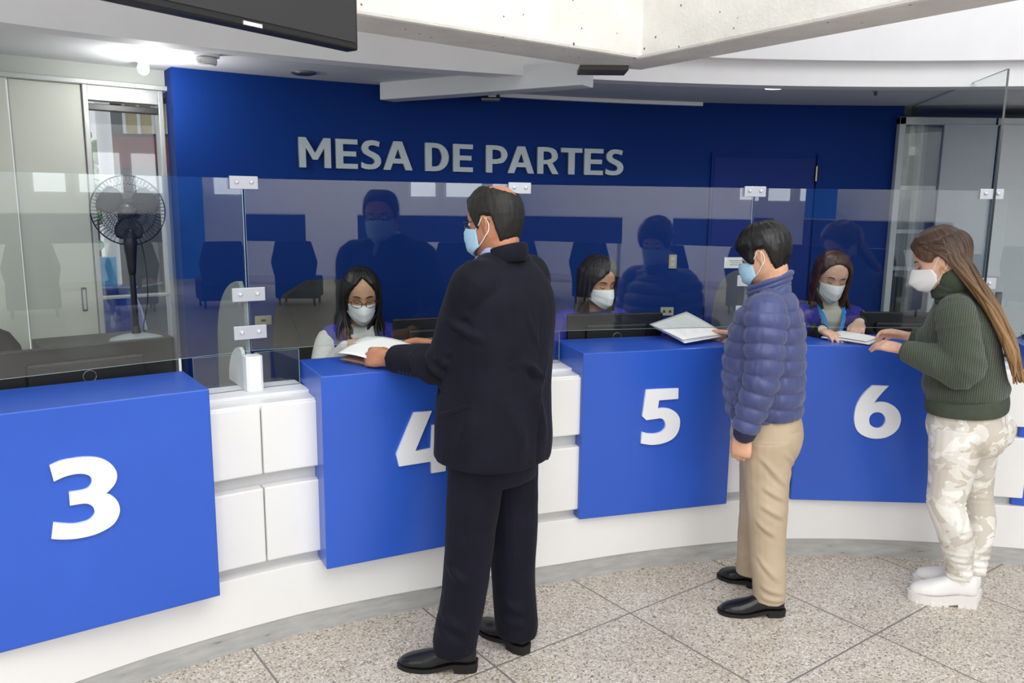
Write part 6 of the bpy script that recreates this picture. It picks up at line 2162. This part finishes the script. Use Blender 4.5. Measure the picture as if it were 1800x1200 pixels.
for e, w in ((V3(1.935, 4.21, 0.925), V3(1.765, 4.07, 1.115)), (V3(1.47, 4.18, 0.92), V3(1.53, 3.935, 1.095))):
    d = unit(w - e)
    mb = MB(); tube(mb, [w - d * 0.14, w - d * 0.06, w + d * 0.004], [0.046, 0.041, 0.036], n=18, sub=2, dome=False)
    mb.build('black_cuff', plain('black_wool', '#111114', 0.9, 0.1), r3, smooth=True)

# ------------------------------------------------------------------ papers in people's hands and on the boxes
def sheet(name, corners, mat, label, cat, bend=0.01, thick=0.0012, n=10, parent=None):
    a, b, c, d = [np.array(q, float) for q in corners]
    mb = MB()
    V = []
    for j in range(n + 1):
        for i in range(n + 1):
            u, v = i / n, j / n
            p = a * (1 - u) * (1 - v) + b * u * (1 - v) + c * u * v + d * (1 - u) * v
            V.append(p + V3(0, 0, bend * math.sin(math.pi * u) * (0.5 + 0.5 * v)))
    F = [(j * (n + 1) + i, j * (n + 1) + i + 1, (j + 1) * (n + 1) + i + 1, (j + 1) * (n + 1) + i) for j in range(n) for i in range(n)]
    mb.add(V, F)
    o = mb.build(name, mat, parent, smooth=True)
    s = o.modifiers.new('t', 'SOLIDIFY'); s.thickness, s.offset = thick, 0
    if label:
        tag(o, label, cat)
    return o
sheet('document', [(-0.700, 3.190, 1.098), (-0.545, 3.075, 1.094), (-0.400, 3.270, 1.120), (-0.630, 3.400, 1.135)], MAT_PAPER if 'MAT_PAPER' in globals() else MT['paper'], 'white paper sheet between the man in the suit and the clerk', 'paper', 0.010)
sheet('envelope', [(-0.690, 3.175, 1.075), (-0.560, 3.085, 1.070), (-0.440, 3.240, 1.092), (-0.600, 3.330, 1.098)], MT['brown'], 'brown envelope under the white sheet on box 4', 'envelope', 0.004, 0.003)
# stack of forms held over box 5
for k, (dx, dy, dz, lab) in enumerate([(0.0, 0.0, 0.0, 'white form lowest in the sheaf held over box 5'), (-0.010, 0.008, 0.007, 'white form in the middle of the sheaf held over box 5'), (-0.022, 0.004, 0.015, 'white printed form on top of the sheaf held over box 5')]):
    o = sheet('form', [(0.690 + dx, 3.890 + dy, 1.108 + dz), (0.790 + dx * 0.4, 3.640 + dy, 1.076 + dz), (1.020 + dx * 0.3, 3.800 + dy * 0.3, 1.086 + dz * 0.6), (0.905 + dx, 4.060 + dy, 1.150 + dz)], MT['paper'], lab, 'paper', 0.004, 0.0025)
    o['group'] = 'forms in the sheaf over box 5'
    if k == 2:
        PR = plain('faint_print', '#dfe0e4', 0.8)
        for q in range(7):
            v = 0.2 + 0.09 * q
            a = np.array([(0.690 + dx, 3.890 + dy, 1.108 + dz), (0.790 + dx * 0.4, 3.640 + dy, 1.076 + dz), (1.020 + dx * 0.3, 3.800 + dy * 0.3, 1.086 + dz * 0.6), (0.905 + dx, 4.060 + dy, 1.150 + dz)])
            f = lambda u, v: a[0] * (1 - u) * (1 - v) + a[1] * u * (1 - v) + a[2] * u * v + a[3] * (1 - u) * v + V3(0, 0, 0.0022 + 0.004 * math.sin(math.pi * u) * (0.5 + 0.5 * v))
            mb = MB()
            us = np.linspace(0.15, 0.85 - 0.1 * (q % 3), 8)
            V = [f(u, v) for u in us] + [f(u, v + 0.012) for u in us]
            mb.add(V, [(i, i + 1, 8 + i + 1, 8 + i) for i in range(7)])
            mb.build('print_line', PR, o)
sheet('folder', [(1.500, 3.870, 1.072), (1.660, 3.700, 1.070), (1.760, 3.790, 1.078), (1.640, 3.990, 1.084)], MT['paper'], 'white folder lying on box 6 under the hands', 'folder', 0.003, 0.006)
sheet('document', [(1.510, 3.875, 1.082), (1.655, 3.715, 1.080), (1.745, 3.795, 1.087), (1.630, 3.965, 1.092)], MT['paper'], 'white sheet on top of the folder on box 6', 'paper', 0.003)
